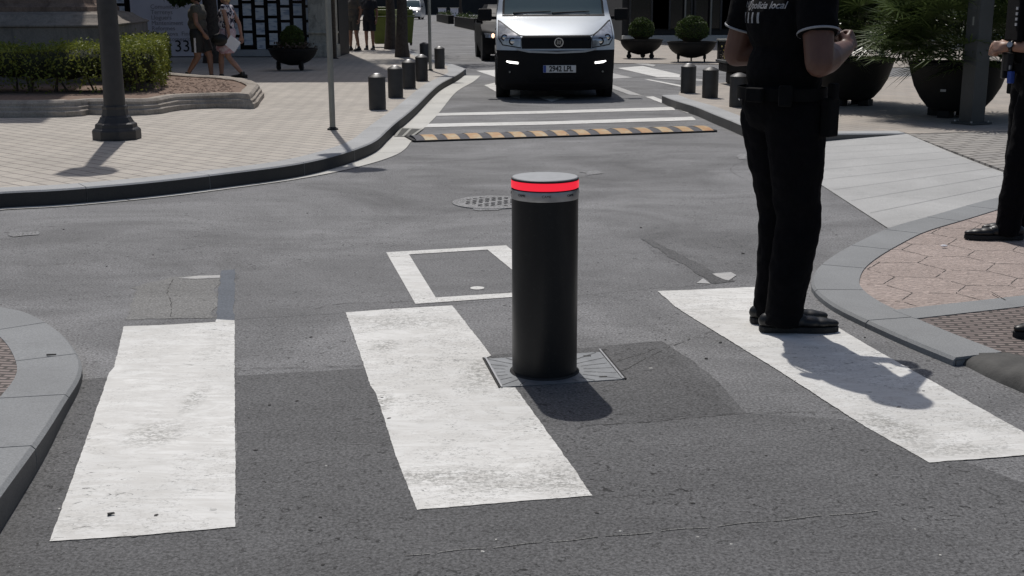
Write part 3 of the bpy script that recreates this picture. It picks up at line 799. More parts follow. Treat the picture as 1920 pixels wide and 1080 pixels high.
# hedge
bm = NB(); rnd = random.Random(11)
hedge_runs = [(Vector((-15.0, 16.55, 0)), Vector((-5.15, 16.75, 0)), .48), (Vector((-5.20, 16.75, 0)), Vector((-6.62, 22.3, 0)), .36)]
Z0H, Z1H = 0.42, 0.87
core = NB()
for a, b, wd in hedge_runs:
    L_ = (b - a).length; t = (b - a).normalized(); n = Vector((-t.y, t.x, 0))
    cnt = int(L_ * 2300)
    for k in range(cnt):
        s = rnd.uniform(-0.25, L_ + (0.25 if wd > .45 else 0)); u = rnd.uniform(-1, 1); v = rnd.uniform(0, 1)
        side = rnd.random()
        if side < 0.40: v = 1 - abs(rnd.gauss(0, 0.06))
        elif side < 0.85: u = (1 if rnd.random() < .5 else -1) * (1 - abs(rnd.gauss(0, .08)))
        zz = Z0H + (Z1H - Z0H) * v
        bumpy = 1 + 0.10 * math.sin(s * 3.1 + u) + 0.08 * math.sin(s * 7.3 + v * 5) + 0.05 * math.sin(s * 17)
        p = a + t * s + n * (u * wd * bumpy); p.z = zz + 0.035 * math.sin(s * 5.0) * v + rnd.gauss(0, 0.012) + (rnd.random() ** 6) * 0.10 * v
        if v < 0.3 and rnd.random() < 0.5: p.z -= rnd.uniform(0, .17)
        leaf_quad(bm, p, 0.026, rnd, 0.3)
    m_ = (a + b) / 2
    for k in range(int(L_ / 0.35)):
        p = a + t * (k + .5) * 0.35
        add_sphere(core, (p.x, p.y, (Z0H + Z1H) / 2 + rnd.uniform(-.02, .02)), (.30, wd * .84, (Z1H - Z0H) * .46), 2, Matrix.Rotation(math.atan2(t.y, t.x), 3, 'Z'))
hd = thing('clipped_hedge', 'clipped green hedge turning a corner inside the stone bordered bed', 'hedge', (-5.15, 16.75, ZP + .13))
def reparent(o, par):
    o.parent = par; o.matrix_parent_inverse = Matrix.Translation(-Vector(par.location)); return o
reparent(obj('foliage', bm, M['hedge']), hd)
reparent(obj('inner_core', core, M['hedge_core'], smooth=True), hd)  # solid dark core added to stop light leaking through the leaves
bm = NB()
for a, b, wd in hedge_runs:
    L_ = (b - a).length; t = (b - a).normalized(); n = Vector((-t.y, t.x, 0))
    for k in range(int(L_ / 0.28)):
        p = a + t * (k * .28 + rnd.uniform(-.05, .05)) + n * rnd.uniform(-.2, .2)
        for q in range(rnd.choice((1, 2, 3))):
            e = p + Vector((rnd.uniform(-.14, .14), rnd.uniform(-.14, .14), 0))
            add_cone(bm, (p.x, p.y, ZP + .10), (e.x, e.y, Z0H + .12), rnd.uniform(.012, .028), .009, 6)
reparent(obj('stems', bm, M['twig']), hd)

# ================================================================== BUILDINGS
def window_wall(name, label, cat, x0, x1, y, z0, z1, depth, wall_mat, z_first=4.2, cols=5, rows=4, base_mat=None, kind=None):
    t = thing(name, label, cat, ((x0 + x1) / 2, y + depth / 2, z0))
    ox, oy, oz = t.location
    bm = NB(); W = x1 - x0
    # front wall built round its window openings
    ww, wh = 1.1, 1.9
    xs = [x0]
    for c_ in range(cols):
        cx = x0 + W * (c_ + .5) / cols; xs += [cx - ww / 2, cx + ww / 2]
    xs.append(x1)
    zs = [z_first]
    for r_ in range(rows):
        cz = z_first + (z1 - z_first) * (r_ + .5) / rows; zs += [cz - wh / 2, cz + wh / 2]
    zs.append(z1)
    def quad(a, b, c_, d): bm.faces.new([bm.verts.new(v) for v in (a, b, c_, d)])
    for i in range(len(xs) - 1):
        for j in range(len(zs) - 1):
            A, B, C_, D = xs[i] - ox, xs[i + 1] - ox, zs[j] - oz, zs[j + 1] - oz
            yy = y - oy
            if i % 2 == 1 and j % 2 == 1:
                for e in (((A, yy, C_), (A, yy + .25, C_), (A, yy + .25, D), (A, yy, D)), ((B, yy, C_), (B, yy, D), (B, yy + .25, D), (B, yy + .25, C_)), ((A, yy, D), (A, yy + .25, D), (B, yy + .25, D), (B, yy, D)), ((A, yy, C_), (B, yy, C_), (B, yy + .25, C_), (A, yy + .25, C_))): quad(*e)
            else: quad((A, yy, C_), (B, yy, C_), (B, yy, D), (A, yy, D))
    A, B = x0 - ox, x1 - ox; Y0, Y1 = y - oy, y - oy + depth; Zb, Zt = z_first - oz, z1 - oz
    quad((A, Y0, Zb), (A, Y0, Zt), (A, Y1, Zt), (A, Y1, Zb)); quad((B, Y0, Zb), (B, Y1, Zb), (B, Y1, Zt), (B, Y0, Zt))
    quad((A, Y1, Zb), (A, Y1, Zt), (B, Y1, Zt), (B, Y1, Zb)); quad((A, Y0, Zt), (B, Y0, Zt), (B, Y1, Zt), (A, Y1, Zt)); quad((A, Y0, Zb), (A, Y1, Zb), (B, Y1, Zb), (B, Y0, Zb))
    obj('upper_wall', bm, wall_mat, t)
    bm = NB(); add_box(bm, (0, Y0 + .10 + (depth - .1) / 2 , (z0 + z_first) / 2 - oz), (W, depth - .1, z_first - z0 - .01)); obj('ground_floor', bm, base_mat or wall_mat, t)
    bm = NB(); add_box(bm, (0, Y0 - .1, Zt + .15), (W + .4, .6, .3)); add_box(bm, (0, Y0 - .06, Zb + .1), (W, .2, .25)); obj('cornice', bm, wall_mat, t)
    for c_ in range(cols):
        for r_ in range(rows):
            cx = x0 + W * (c_ + .5) / cols - ox; cz = z_first + (z1 - z_first) * (r_ + .5) / rows - oz
            bm = NB(); add_box(bm, (cx, Y0 + .22, cz), (ww, .03, wh)); wo = obj('window', bm, M['glass_dark'], t)
            bm = NB()
            for q in (-ww / 2 + .03, 0, ww / 2 - .03): add_box(bm, (cx + q, Y0 + .19, cz), (.06, .05, wh))
            for q in (-wh / 2 + .03, wh / 2 - .03): add_box(bm, (cx, Y0 + .188, cz + q), (ww - .12, .045, .06))
            obj('frame', bm, M['kerb'], wo)
    return t
# shop block on the left whose shadow reaches the pavement
YS = G(500, 107, ZP).y
XR = G(632, 107, ZP).x
shop = window_wall('shop_building', 'stone fronted building with a dark property window on the far left', 'building', -34.0, XR, YS + .3, ZP, 17.5, 2.0, M['wall_cream'], 4.0, 9, 4, M['wall_dark'])
sx, sy, sz = shop.location
# pilaster
x0 = G(581, 107, ZP).x; x1 = G(630, 107, ZP).x
bm = NB(); add_box(bm, ((x0 + x1) / 2 - sx, YS + .1 - sy, 1.95), (x1 - x0, .5, 3.9)); add_box(bm, ((x0 + x1) / 2 - sx, YS - .05 + .1 - sy, .16), (x1 - x0 + .10, .6, .32)); add_box(bm, ((x0 + x1) / 2 - sx, YS + .06 - sy, .62), (x1 - x0 + .05, .55, .06))
obj('pilaster', bm, M['pilaster'], shop, bevel=.02)
# shop window with property sheets
wx0 = G(432, 107, ZP).x; wx1 = x0 - .05
bm = NB(); add_box(bm, ((wx0 + wx1) / 2 - sx, YS + .30 - sy, 1.7), (wx1 - wx0, .06, 2.9)); sw = obj('shop_window', bm, M['glass_dark'], shop)
bm = NB(); add_box(bm, ((wx0 + wx1) / 2 - sx, YS + .2 - sy, .10), (wx1 - wx0 + .3, .5, .16)); obj('sill', bm, M['kerb'], sw)
rnd = random.Random(5)
sheet_w, sheet_h = .22, .30
for c_ in range(8):
    cx = G(441 + c_ * 23.3 , 107, ZP).x - sx
    for r_ in range(6):
        cz = .34 + r_ * .375 + (.11 if c_ % 2 else 0.0) 
        if cz > 2.6: continue
        bm = NB(); add_box(bm, (cx, YS + .255 - sy, cz), (sheet_w, .012, sheet_h))
        so = obj('property_sheet', bm, posters[rnd.randrange(3)], sw)
bx0 = G(262, 106, ZP).x; bx1 = G(418, 106, ZP).x
bm = NB(); add_box(bm, ((bx0 + bx1) / 2 - sx, YS + .18 - sy, 1.62), (bx1 - bx0, .08, 3.2)); bo = obj('sign_board', bm, M['board'], shop, bevel=.01)
tx = G(297, 60, ZP).x
zz = 1.98
for k, s in enumerate(['Comunitats', 'Terrenys', 'Lloguers', 'Manteniment', 'Reformes', 'Obra nova  Finques', 'Locals comercials']):
    # lines of the sign, top one about at the upper edge of the photograph
    bm = text_bm(s, .155, .002, 'LEFT'); bmesh.ops.rotate(bm, verts=bm.verts, cent=(0, 0, 0), matrix=Matrix.Rotation(PI / 2, 3, 'X'))
    bmesh.ops.translate(bm, verts=bm.verts, vec=(G(298, 106, ZP).x - sx, YS + .136 - sy, 1.30 - ZP - k * .137 + .10)); obj('lettering', bm, M['board_text'], bo)
bm = text_bm('33', .42, .002, 'CENTER'); bmesh.ops.rotate(bm, verts=bm.verts, cent=(0, 0, 0), matrix=Matrix.Rotation(PI / 2, 3, 'X'))
bmesh.ops.translate(bm, verts=bm.verts, vec=(G(351, 106, ZP).x - sx, YS + .130 - sy, .27)); obj('lettering', bm, M['ink'], bo)
# window left of the board with sheets
lx0 = G(120, 107, ZP).x; lx1 = bx0 - .12
bm = NB(); add_box(bm, ((lx0 + lx1) / 2 - sx, YS + .30 - sy, 1.7), (lx1 - lx0, .06, 2.9)); sw = obj('shop_window', bm, M['glass_dark'], shop)
for c_ in range(5):
    cx = lx1 - .17 - c_ * .34 - sx
    for r_ in range(6):
        bm = NB(); add_box(bm, (cx, YS + .255 - sy, .40 + r_ * .375), (sheet_w, .012, sheet_h)); obj('property_sheet', bm, posters[(c_ + r_) % 3], sw)

# buildings along the road and behind it
window_wall('building', 'tall grey apartment building beyond the left pavement trees', 'building', -26, G(700, 34).x - 1.0, 78, 0, 19, 40, M['wall_grey'], 4.2, 5, 4, M['wall_dark'])
rb = window_wall('shop_building', 'dark fronted shop building behind the round bush planters on the right', 'building', G(1165, 78).x, 34, G(1250, 78).y, 0, 15.5, 12, M['wall_grey'], 4.4, 8, 3, M['wall_dark'])
window_wall('building', 'dark building closing the far end of the street behind the van', 'building', -60, 60, 205, 0, 26, 15, M['wall_grey'], 4.5, 7, 5, M['wall_dark'])
ox, oy, oz = rb.location; yf = G(1250, 78).y - oy
bm = NB(); add_box(bm, (0, yf - .05, .12), (34 - G(1165, 78).x, .5, .24)); obj('sill', bm, M['sill'], rb, bevel=.02)
for k, xx in enumerate((1195, 1236, 1318, 1368, 1440, 1540, 1620)):
    cx = G(xx, 78).x - ox
    bm = NB(); add_box(bm, (cx + .45, yf + .04, 2.2), (1.5, .08, 3.4)); po = obj('shop_window', bm, M['glass_dark'], rb)
    bm = NB()
    for q in (-.32, 1.22): add_box(bm, (cx + q, yf - .01, 2.2), (.07, .1, 3.5))
    obj('frame', bm, M['cast_iron'], po)
for xx in (1282, 1331):                       # thin bright downpipes / blind rods on the shopfront
    cx = G(xx, 78).x - ox
    bm = NB(); add_cone(bm, (cx, yf - .28, .24), (cx, yf - .28, 4.0), .035, .035, 8); obj('rod', bm, M['galv'], rb)
# low dark terrace planters along the right side of the far road
def trough(label, a, b, h, group):
    d = (b - a); L_ = d.length; c_ = (a + b) / 2
    t = thing('planter_trough', label, 'planter', (c_.x, c_.y, 0), math.atan2(d.y, d.x), group)
    bm = NB(); add_box(bm, (0, 0, h / 2), (L_, .45, h)); add_box(bm, (0, 0, h + .02), (L_ + .04, .50, .04)); obj('box', bm, M['pot'], t, bevel=.015)
    bm = NB(); rr = random.Random(int(L_ * 10))
    for k in range(300): leaf_quad(bm, Vector((rr.uniform(-L_ / 2, L_ / 2), rr.gauss(0, .1), h + .06 + abs(rr.gauss(0, .10)))), .06, rr)
    obj('foliage', bm, M['bush'], t)
trough('long dark planter trough lining the far road, the one nearest the black car', G(896, 57), G(858, 49), .62, 'dark troughs along the far road')
trough('dark planter trough lining the far road, farther from the black car', G(846, 45), G(823, 40), .62, 'dark troughs along the far road')
# pale low walls / terrace boxes beyond the troughs
for pxx, lab in ((828, 'pale low kiosk box left of the dark troughs on the far road'), (851, 'pale low kiosk box behind the dark troughs on the far road')):
    p = G(pxx, 33); t = thing('kiosk_box', lab, 'kiosk', (p.x, p.y + 1.5, 0), 0, None)
    bm = NB(); add_box(bm, (0, 0, .55), (.9, 1.2, 1.1)); obj('cabinet', bm, M['board'], t, bevel=.03)
    bm = NB(); add_box(bm, (0, 0, 1.13), (1.05, 1.35, .05)); obj('lid', bm, M['sill'], t, bevel=.02)

# ================================================================== TREES
def tree(label, p, z0, r, h_br, crown_r, crown_h, seed, n=2600, group=None, low=None, lean=(0, 0)):
    rnd = random.Random(seed)
    t = thing('street_tree', label, 'tree', (p.x, p.y, z0), 0, group)
    bm = NB(); rings = []
    top = Vector((lean[0], lean[1], h_br))
    N = 12
    for k in range(9):
        f = k / 8; c_ = Vector((0, 0, 0)).lerp(top, f) + Vector((math.sin(k * 1.3 + seed) * .015, math.cos(k * 1.7 + seed) * .015, 0)) * (k > 0)
        rr = r * (1.25 if k == 0 else 1.0 - .35 * f)
        rings.append([bm.verts.new(c_ + Vector((math.cos(2 * PI * i / N) * rr * (1 + .08 * math.sin(i * 2.3 + k)), math.sin(2 * PI * i / N) * rr * (1 + .08 * math.cos(i * 1.9 + k)), 0))) for i in range(N)])
    for a, b in zip(rings, rings[1:]):
        for i in range(N): bm.faces.new((a[i], a[(i + 1) % N], b[(i + 1) % N], b[i]))
    tips = []
    for k in range(7):
        a = 2 * PI * k / 7 + rnd.uniform(-.3, .3); e = top + Vector((math.cos(a) * crown_r * .55, math.sin(a) * crown_r * .55, crown_h * rnd.uniform(.35, .75)))
        m_ = top.lerp(e, .45) + Vector((0, 0, .15)); add_cone(bm, top - Vector((0, 0, .1)), m_, r * .5, r * .32, 8); add_cone(bm, m_, e, r * .32, r * .1, 6); tips += [e, m_]
        for q in range(2):
            e2 = m_ + Vector((rnd.uniform(-1, 1), rnd.uniform(-1, 1), rnd.uniform(.2, .8))) * crown_r * .4; add_cone(bm, m_, e2, r * .2, r * .06, 5); tips.append(e2)
    obj('trunk', bm, M['bark'], t, smooth=50)
    bm = NB()
    cl = [(x, rnd.uniform(.45, .8) * crown_r * .6) for x in tips]
    for k in range(14):
        a = rnd.uniform(0, 2 * PI); q = rnd.uniform(.2, .95) * crown_r; cl.append((top + Vector((math.cos(a) * q, math.sin(a) * q, rnd.uniform(.1, 1) * crown_h)), rnd.uniform(.25, .5) * crown_r))
    if low: cl += low; 
    tot = sum(c_[1] ** 2 for c_ in cl)
    for c_, rr in cl:
        m = max(int(n * rr * rr / tot), 170 if rr < .35 and low else 0)
        for k in range(m):
            d = Vector((rnd.gauss(0, 1), rnd.gauss(0, 1), rnd.gauss(0, 1))).normalized() * rr * rnd.random() ** .4
            d.z *= .7; leaf_quad(bm, c_ + d, .085, rnd, .3)
    obj('crown', bm, M['treeleaf'], t)
    return t
tr_g = 'dark trunked street trees'
tree('dark street tree trunk nearest the row of bollards', G(755, 107, ZP), ZP, .155, 3.1, 1.9, 2.2, 3, group=tr_g)
tree('dark street tree just left behind the nearest trunk, beside the green bin', G(733, 92, ZP), ZP, .16, 3.0, 1.9, 2.2, 4, group=tr_g)
pw = G(400, 130, ZP)
tree('dark street tree behind the two walking women, a leafy branch hanging low', G(400, 118, ZP), ZP, .19, 2.9, 2.2, 2.4, 5, n=4200, group=tr_g, low=[(Vector((-.70, -.1, 1.46)), .24), (Vector((-.45, -.1, 1.50)), .20), (Vector((-.95, 0, 1.58)), .22), (Vector((-.6, -.1, 1.72)), .3), (Vector((-.6, 0, 2.0)), .40), (Vector((-.4, 0, 2.45)), .5)])
tree('bushy street tree beyond the white van at the far road', G(800, 36) + Vector((3.5, 4, 0)), 0, .17, 3.0, 2.2, 2.4, 6, group=tr_g)
tree('street tree on the far left pavement behind the strolling man', Vector((-9.5, 62, 0)), ZP, .17, 3.0, 2.2, 2.4, 7, group=tr_g)

# ================================================================== STREET FURNITURE
# rising bollard with its lit ring, standing in a cover plate
def rising_bollard():
    c = G(1021, 697)
    t = thing('rising_bollard', 'tall black rising bollard with a lit red ring, in the middle of the crossing', 'bollard', (c.x, c.y, 0))
    r = 0.1265; h = 0.770
    bm = NB(); add_lathe(bm, [(r, 0.0), (r, h - 0.078)], 96, cap=False); obj('shaft', bm, M['black_gloss'], t, smooth=35)
    bm = NB(); add_lathe(bm, [(r - .004, 0.0), (r + .010, 0.0), (r + .010, .006), (r + .004, .012), (r - .003, .012)], 96, cap=False); obj('base_ring', bm, M['rubber'], t, smooth=35)
    bm = NB(); add_lathe(bm, [(r + .001, h - .079), (r + .002, h - .077), (r + .002, h - .045), (r + .001, h - .043)], 96, cap=False); lab = obj('reflective_band', bm, M['steel'], t, smooth=35)
    for k in range(8):                       # small dark printed marks round the band
        a = R(-93 + k * 45 + 4)
        bm = text_bm('CAME', .013, .0004)
        for v in bm.verts:
            an = a + v.co.x / r; z = v.co.y + h - .058
            rad = r + .0028 + v.co.z; v.co = Vector((math.cos(an) * rad, math.sin(an) * rad, z))
        obj('print', bm, M['ink'], lab)
    bm = NB(); add_lathe(bm, [(r - .004, h - .046), (r - .002, h - .042), (r - .003, h - .037)], 96, cap=False); obj('lower_gasket', bm, M['rubber'], t)
    bm = NB(); add_lathe(bm, [(r - .002, h - .039), (r + .0015, h - .037), (r + .0022, h - .025), (r + .0015, h - .012), (r - .002, h - .009)], 96, cap=False); obj('light_ring', bm, M['redled'], t, smooth=35)
    bm = NB(); add_lathe(bm, [(r - .004, h - .010), (r + .0012, h - .009), (r + .0012, h - .004), (r - .003, h - .003)], 96, cap=False); obj('upper_gasket', bm, M['rubber'], t)
    bm = NB(); add_lathe(bm, [(r - .002, h - .004), (r - .001, h - .001), (r - .004, h + .0015)], 96, cap=True); obj('top_plate', bm, M['steel_plate'], t, smooth=35)
rising_bollard()
cp = thing('cover_plate', 'grey metal cover plate with radiating grooves around the foot of the black bollard', 'cover plate', G(1021, 697))
cpo = Vector(cp.location)
P = px([(912, 675), (1125, 662), (1167, 713), (941, 728)])
bm = NB(); add_slab(bm, [p - cpo + Vector((0, 0, .0055)) for p in P], 0.002); obj('plate', bm, plain('worn plate', (0.20, 0.21, 0.22), 0.55, 0.2, 14, 0.2, metal=0.3), cp)
bm = NB(); rnd = random.Random(2)
for k in range(26):
    a = 2 * PI * (k + .5) / 26
    d = Vector((math.cos(a), math.sin(a), 0)); n = Vector((-d.y, d.x, 0)) * .0016
    # clip the groove to the plate outline
    t1 = 0.155; t2 = 0.16
    def inside(q):
        s = None
        for i in range(4):
            u, v = P[i] - cpo, P[(i + 1) % 4] - cpo
            cr = (v.x - u.x) * (q.y - u.y) - (v.y - u.y) * (q.x - u.x)
            if s is None: s = cr > 0
            elif (cr > 0) != s: return False
        return True
    while inside(d * (t2 + .01)) and t2 < .6: t2 += .01
    if t2 - t1 < .03: continue
    add_poly(bm, [v + Vector((0, 0, .0068)) for v in (d * t1 - n, d * t2 - n, d * t2 + n, d * t1 + n)])
obj('grooves', bm, M['asphalt_patch'], cp)
for (ax, ay), (bx, by) in (((910, 673), (941, 729)), ((1124, 658), (1169, 713))):
    a, b = G(ax, ay) - cpo, G(bx, by) - cpo
    d = b - a; bm = NB(); add_box(bm, (a + b) / 2 + Vector((0, 0, .005)), (d.length, .007, .010), rz=math.atan2(d.y, d.x)); bar = obj('end_bar', bm, M['steel'], cp)
    bm = NB(); n = Vector((-d.y, d.x, 0)).normalized() * (.009 if ax < 1000 else -.009); add_box(bm, (a + b) / 2 + n * -1 * (1 if ax < 1000 else 1) + Vector((0, 0, .0040)), (d.length, .007, .0076), rz=math.atan2(d.y, d.x)); obj('shadow_gap', bm, M['rubber'], bar)
for (qx, qy) in ((1101, 670), (1131, 709)):
    p = G(qx, qy) - cpo
    bm = NB(); add_box(bm, (p.x, p.y, .0060), (.030, .010, .003), rz=.1); obj('lifting_slot', bm, M['kerb_dark'], cp)

# short iron bollards
def iron_bollard(label, p, zb, r, h, group, shiny=True):
    t = thing('iron_bollard', label, 'bollard', (p.x, p.y, zb), 0, group)
    bm = NB(); add_lathe(bm, [(r * 1.0, 0), (r, .01), (r, h - .05), (r * .99, h - .045)], 40, cap=True); obj('post', bm, M['bollard_iron'], t, smooth=35)
    bm = NB(); add_lathe(bm, [(r * 1.03, h - .044), (r * 1.03, h - .034), (r * .80, h - .014), (r * .55, h - .002), (r * .40, h + .006), (r * .25, h + .011), (r * .10, h + .0135), (.002, h + .014)], 40, cap=False); cap = obj('cap', bm, M['bollard_iron'], t, smooth=40)
    if shiny:
        bm = NB(); add_lathe(bm, [(r * .42, h + .0065), (r * .26, h + .0135), (r * .10, h + .0165), (.002, h + .017)], 32, cap=False); obj('worn_top', bm, M['steel'], cap, smooth=40)
    return t
gl = 'iron bollards along the left pavement corner'
for (x, y, r), lab in zip([(708, 207, .108), (742, 184.5, .108), (767, 167.5, .108), (791, 153.5, .108), (824.5, 130, .108)],
        ['dark iron bollard nearest the camera on the left pavement corner', 'second dark iron bollard from the front on the left pavement corner', 'middle dark iron bollard of the left corner row', 'dark iron bollard just in front of the thin far pole on the left corner', 'dark iron bollard at the tip of the left corner, right of the thin pole']):
    iron_bollard(lab, G(x, y - 2, ZP), ZP, r, .44, gl)
iron_bollard('shaded dark iron bollard behind the thin pole, farthest of the left corner row', G(796, 116, ZP), ZP, .108, .44, gl, False)
gr_ = 'iron bollards on the right corner'
for (x, y), lab in zip([(1290, 177), (1331, 186), (1384, 203)], ['dark iron bollard farthest left on the right corner, below the big bowl planter', 'middle dark iron bollard of the three on the right corner', 'dark iron bollard right beside the back of the standing officer']):
    iron_bollard(lab, G(x, y - 3, ZP), ZP, .112 if x < 1380 else .116, .42, gr_, x < 1300)

# street lamp
def street_lamp():
    c = G(220, 260, ZP)
    t = thing('street_lamp', 'dark iron street lamp with a stepped octagonal base on the left pavement', 'street lamp', (c.x, c.y, ZP), R(22.5))
    def octo(prof, n=8):
        bm = NB(); add_lathe(bm, prof, n); return bm
    obj('base', octo([(.235, 0), (.235, .085), (.225, .10), (.205, .115), (.20, .15), (.175, .165), (.155, .20), (.150, .215), (.128, .235), (.120, .30), (.125, .305), (.125, .325), (.11, .335)]), M['cast_iron'], t, bevel=.004)
    obj('shaft', octo([(.104, .335), (.098, .8), (.088, 2.0), (.066, 3.6), (.05, 3.75)], 16), M['cast_iron'], t, smooth=35)
    bm = NB(); add_lathe(bm, [(.05, 3.74), (.10, 3.78), (.12, 3.82), (.19, 3.84), (.24, 4.16), (.25, 4.18), (.22, 4.20), (.10, 4.34), (.04, 4.38), (.02, 4.44)], 8); lan = obj('lantern', bm, M['cast_iron'], t)
    bm = NB(); add_lathe(bm, [(.196, 3.86), (.243, 4.15)], 8, cap=False); obj('glass', bm, M['board'], lan)
street_lamp()

def pole(name, label, cat, p, zb, r, h, mat, sign=None, rz=0):
    t = thing(name, label, cat, (p.x, p.y, zb), rz)
    bm = NB(); add_cone(bm, (0, 0, 0), (0, 0, h), r, r, 20); obj('pole', bm, mat, t, smooth=35)
    bm = NB(); add_lathe(bm, [(r * 1.9, 0), (r * 1.9, .010), (r * 1.3, .022), (r * 1.02, .03)], 20); obj('collar', bm, M['rubber'], t, smooth=35)
    if sign:
        zc, sr = sign
        bm = NB(); add_cone(bm, (0, -.045, zc), (0, -.042, zc), sr, sr, 40); obj('sign_disc', bm, M['steel'], t)
        bm = NB(); add_box(bm, (0, -.02, zc), (.10, .05, .03)); obj('bracket', bm, M['steel'], t)
    return t
pole('sign_pole', 'pale grey sign pole standing near the kerb on the left pavement', 'sign pole', G(624, 243, ZP), ZP, .031, 4.1, M['galv'], (3.7, .30))
pole('sign_pole', 'thin grey pole standing behind the left corner bollards', 'sign pole', G(807, 132, ZP), ZP, .032, 4.0, M['galv'], (3.6, .28))
pole('metal_post', 'slim dark brown post just right of the pale stone pilaster', 'post', G(628, 110, ZP), ZP, .05, 3.6, M['twig'])
pole('metal_post', 'pale thin pole seen through the potted palms', 'post', G(1671, 78, ZP), ZP, .07, 4.2, M['galv_light'])

# square post on the right
c = G(1821, 232, ZP)
sp = thing('lighting_column', 'thick square grey metal column with a small hatch beside the potted palm', 'column', (c.x, c.y, ZP), R(24))
bm = NB(); add_box(bm, (0, 0, 2.6), (.19, .19, 5.2)); obj('shaft', bm, M['grey_iron'], sp, bevel=.008)
bm = NB(); add_box(bm, (0, 0, .012), (.30, .30, .022)); bp = obj('base_plate', bm, M['grey_iron'], sp, bevel=.004)
for q in ((-.12, -.12), (.12, -.12), (-.12, .12), (.12, .12)):
    bm = NB(); add_lathe(bm, [(.012, .022), (.012, .040)], 8, c=(q[0], q[1], 0)); obj('bolt', bm, M['steel'], bp)
bm = NB(); add_box(bm, (-.0965, 0, 1.25), (.004, .10, .42)); hh = obj('hatch', bm, M['grey_iron'], sp, bevel=.001)
bm = NB(); add_box(bm, (-.0995, -.01, 1.10), (.004, .025, .09)); obj('hatch_lock', bm, M['galv'], hh)

# speed bump of rubber sections
A, B = G(770, 262), G(1324, 243.5); d = B - A; L_ = d.length
sb = thing('speed_bump', 'worn rubber speed bump with yellow blocks across the road', 'speed bump', (A + B) / 2, math.atan2(d.y, d.x))
def bump_sec(x0, x1, r=0, k=0):
    bm = NB(); rings = []
    prof = [(-.26 + .52 * i / 10, .006 + (.036 + r) * math.sin(PI * i / 10) ** .8) for i in range(11)]
    for x in (x0, x1): rings.append([bm.verts.new((x, y, z)) for y, z in prof] + [bm.verts.new((x, .26, 0)), bm.verts.new((x, -.26, 0))])
    n = len(rings[0])
    for i in range(n): bm.faces.new((rings[0][i], rings[0][(i + 1) % n], rings[1][(i + 1) % n], rings[1][i]))
    bm.faces.new(list(reversed(rings[0]))); bm.faces.new(rings[1])
    bmesh.ops.recalc_face_normals(bm, faces=bm.faces[:])
    return bm
obj('rubber_body', bump_sec(-L_ / 2 + .02, L_ / 2 - .02), M['bump_rubber'], sb)
nb_ = 14
for k in range(nb_):
    x = -L_ / 2 + .11 + .40 * 0 + (L_ - .26) * k / (nb_ - 1) * 1.0
    bm = NB(); prof = [(-.235 + .45 * i / 8) for i in range(9)]
    o_ = []
    for xx in (x - .068 + .07, x + .068 + .07):
        o_.append([bm.verts.new((xx, y, .0095 + .037 * math.sin(PI * (y + .26) / .52) ** .8)) for y in prof])
    for i in range(8): bm.faces.new((o_[0][i], o_[1][i], o_[1][i + 1], o_[0][i + 1]))
    bmesh.ops.recalc_face_normals(bm, faces=bm.faces[:])
    obj('yellow_block', bm, M['yellow_block'], sb)
bm = NB(); add_box(bm, (0, -.265, .009), (L_ + .02, .018, .018)); obj('front_edge', bm, M['rubber'], sb)
for s in (-1, 1):
    bm = NB(); add_box(bm, (s * (L_ / 2 + .005), 0, .012), (.035, .51, .024)); obj('end_cap', bm, M['rubber'], sb, bevel=.008)
bm = NB(); add_lathe(bm, [(.014, .02), (.014, .03)], 12, c=(-.02, -.19, 0)); obj('bolt', bm, M['sill'], sb)

# drain grate beside the left kerb
P = [G(752, 241.5), G(792, 243), G(771, 258), G(741, 257.5)]
dg_ = thing('drain_grate', 'rusty grey drain grate at the left kerb end of the speed bump', 'drain', (P[0] + P[1] + P[2] + P[3]) / 4)
o0 = Vector(dg_.location)
bm = NB(); add_poly(bm, [p - o0 + Vector((0, 0, .007)) for p in P]); obj('pit', bm, M['rubber'], dg_)
bm = NB()
def qpt(u, v): return (P[0].lerp(P[1], u)).lerp(P[3].lerp(P[2], u), v) - o0
def strip(bm, a, b, w_, z):
    d = (b - a).normalized(); n = Vector((-d.y, d.x, 0)) * w_; add_poly(bm, [Vector((v.x, v.y, z)) for v in (a - n, b - n, b + n, a + n)])
for u in (0.01, .48, .99): strip(bm, qpt(u, 0), qpt(u, 1), .016, .012)
for v in (0.02, .98): strip(bm, qpt(0, v), qpt(1, v), .016, .0125)
for k in range(1, 8): strip(bm, qpt(0, k / 8), qpt(1, k / 8), .010, .011)
obj('grate_bars', bm, M['galv'], dg_)

# manhole lid in the road left of the bollard
c = G(925, 380); mh = thing('manhole_cover', 'worn patterned manhole cover in the road behind the black bollard', 'manhole', (c.x, c.y, 0))
bm = NB(); add_lathe(bm, [(.30, .002), (.30, .0065), (.26, .0068)], 48); obj('rim', bm, M['asphalt_stain'], mh)
bm = NB()
for i in range(-5, 6):
    for j in range(-5, 6):
        x, y = i * .046, j * .046
        if x * x + y * y < .05 and (i * 7 + j * 3) % 5: add_box(bm, (x, y, .0085), (.030, .014, .003), rz=.785 * (1 if (i + j) % 2 else -1))
obj('tread', bm, M['asphalt_patch'], mh)

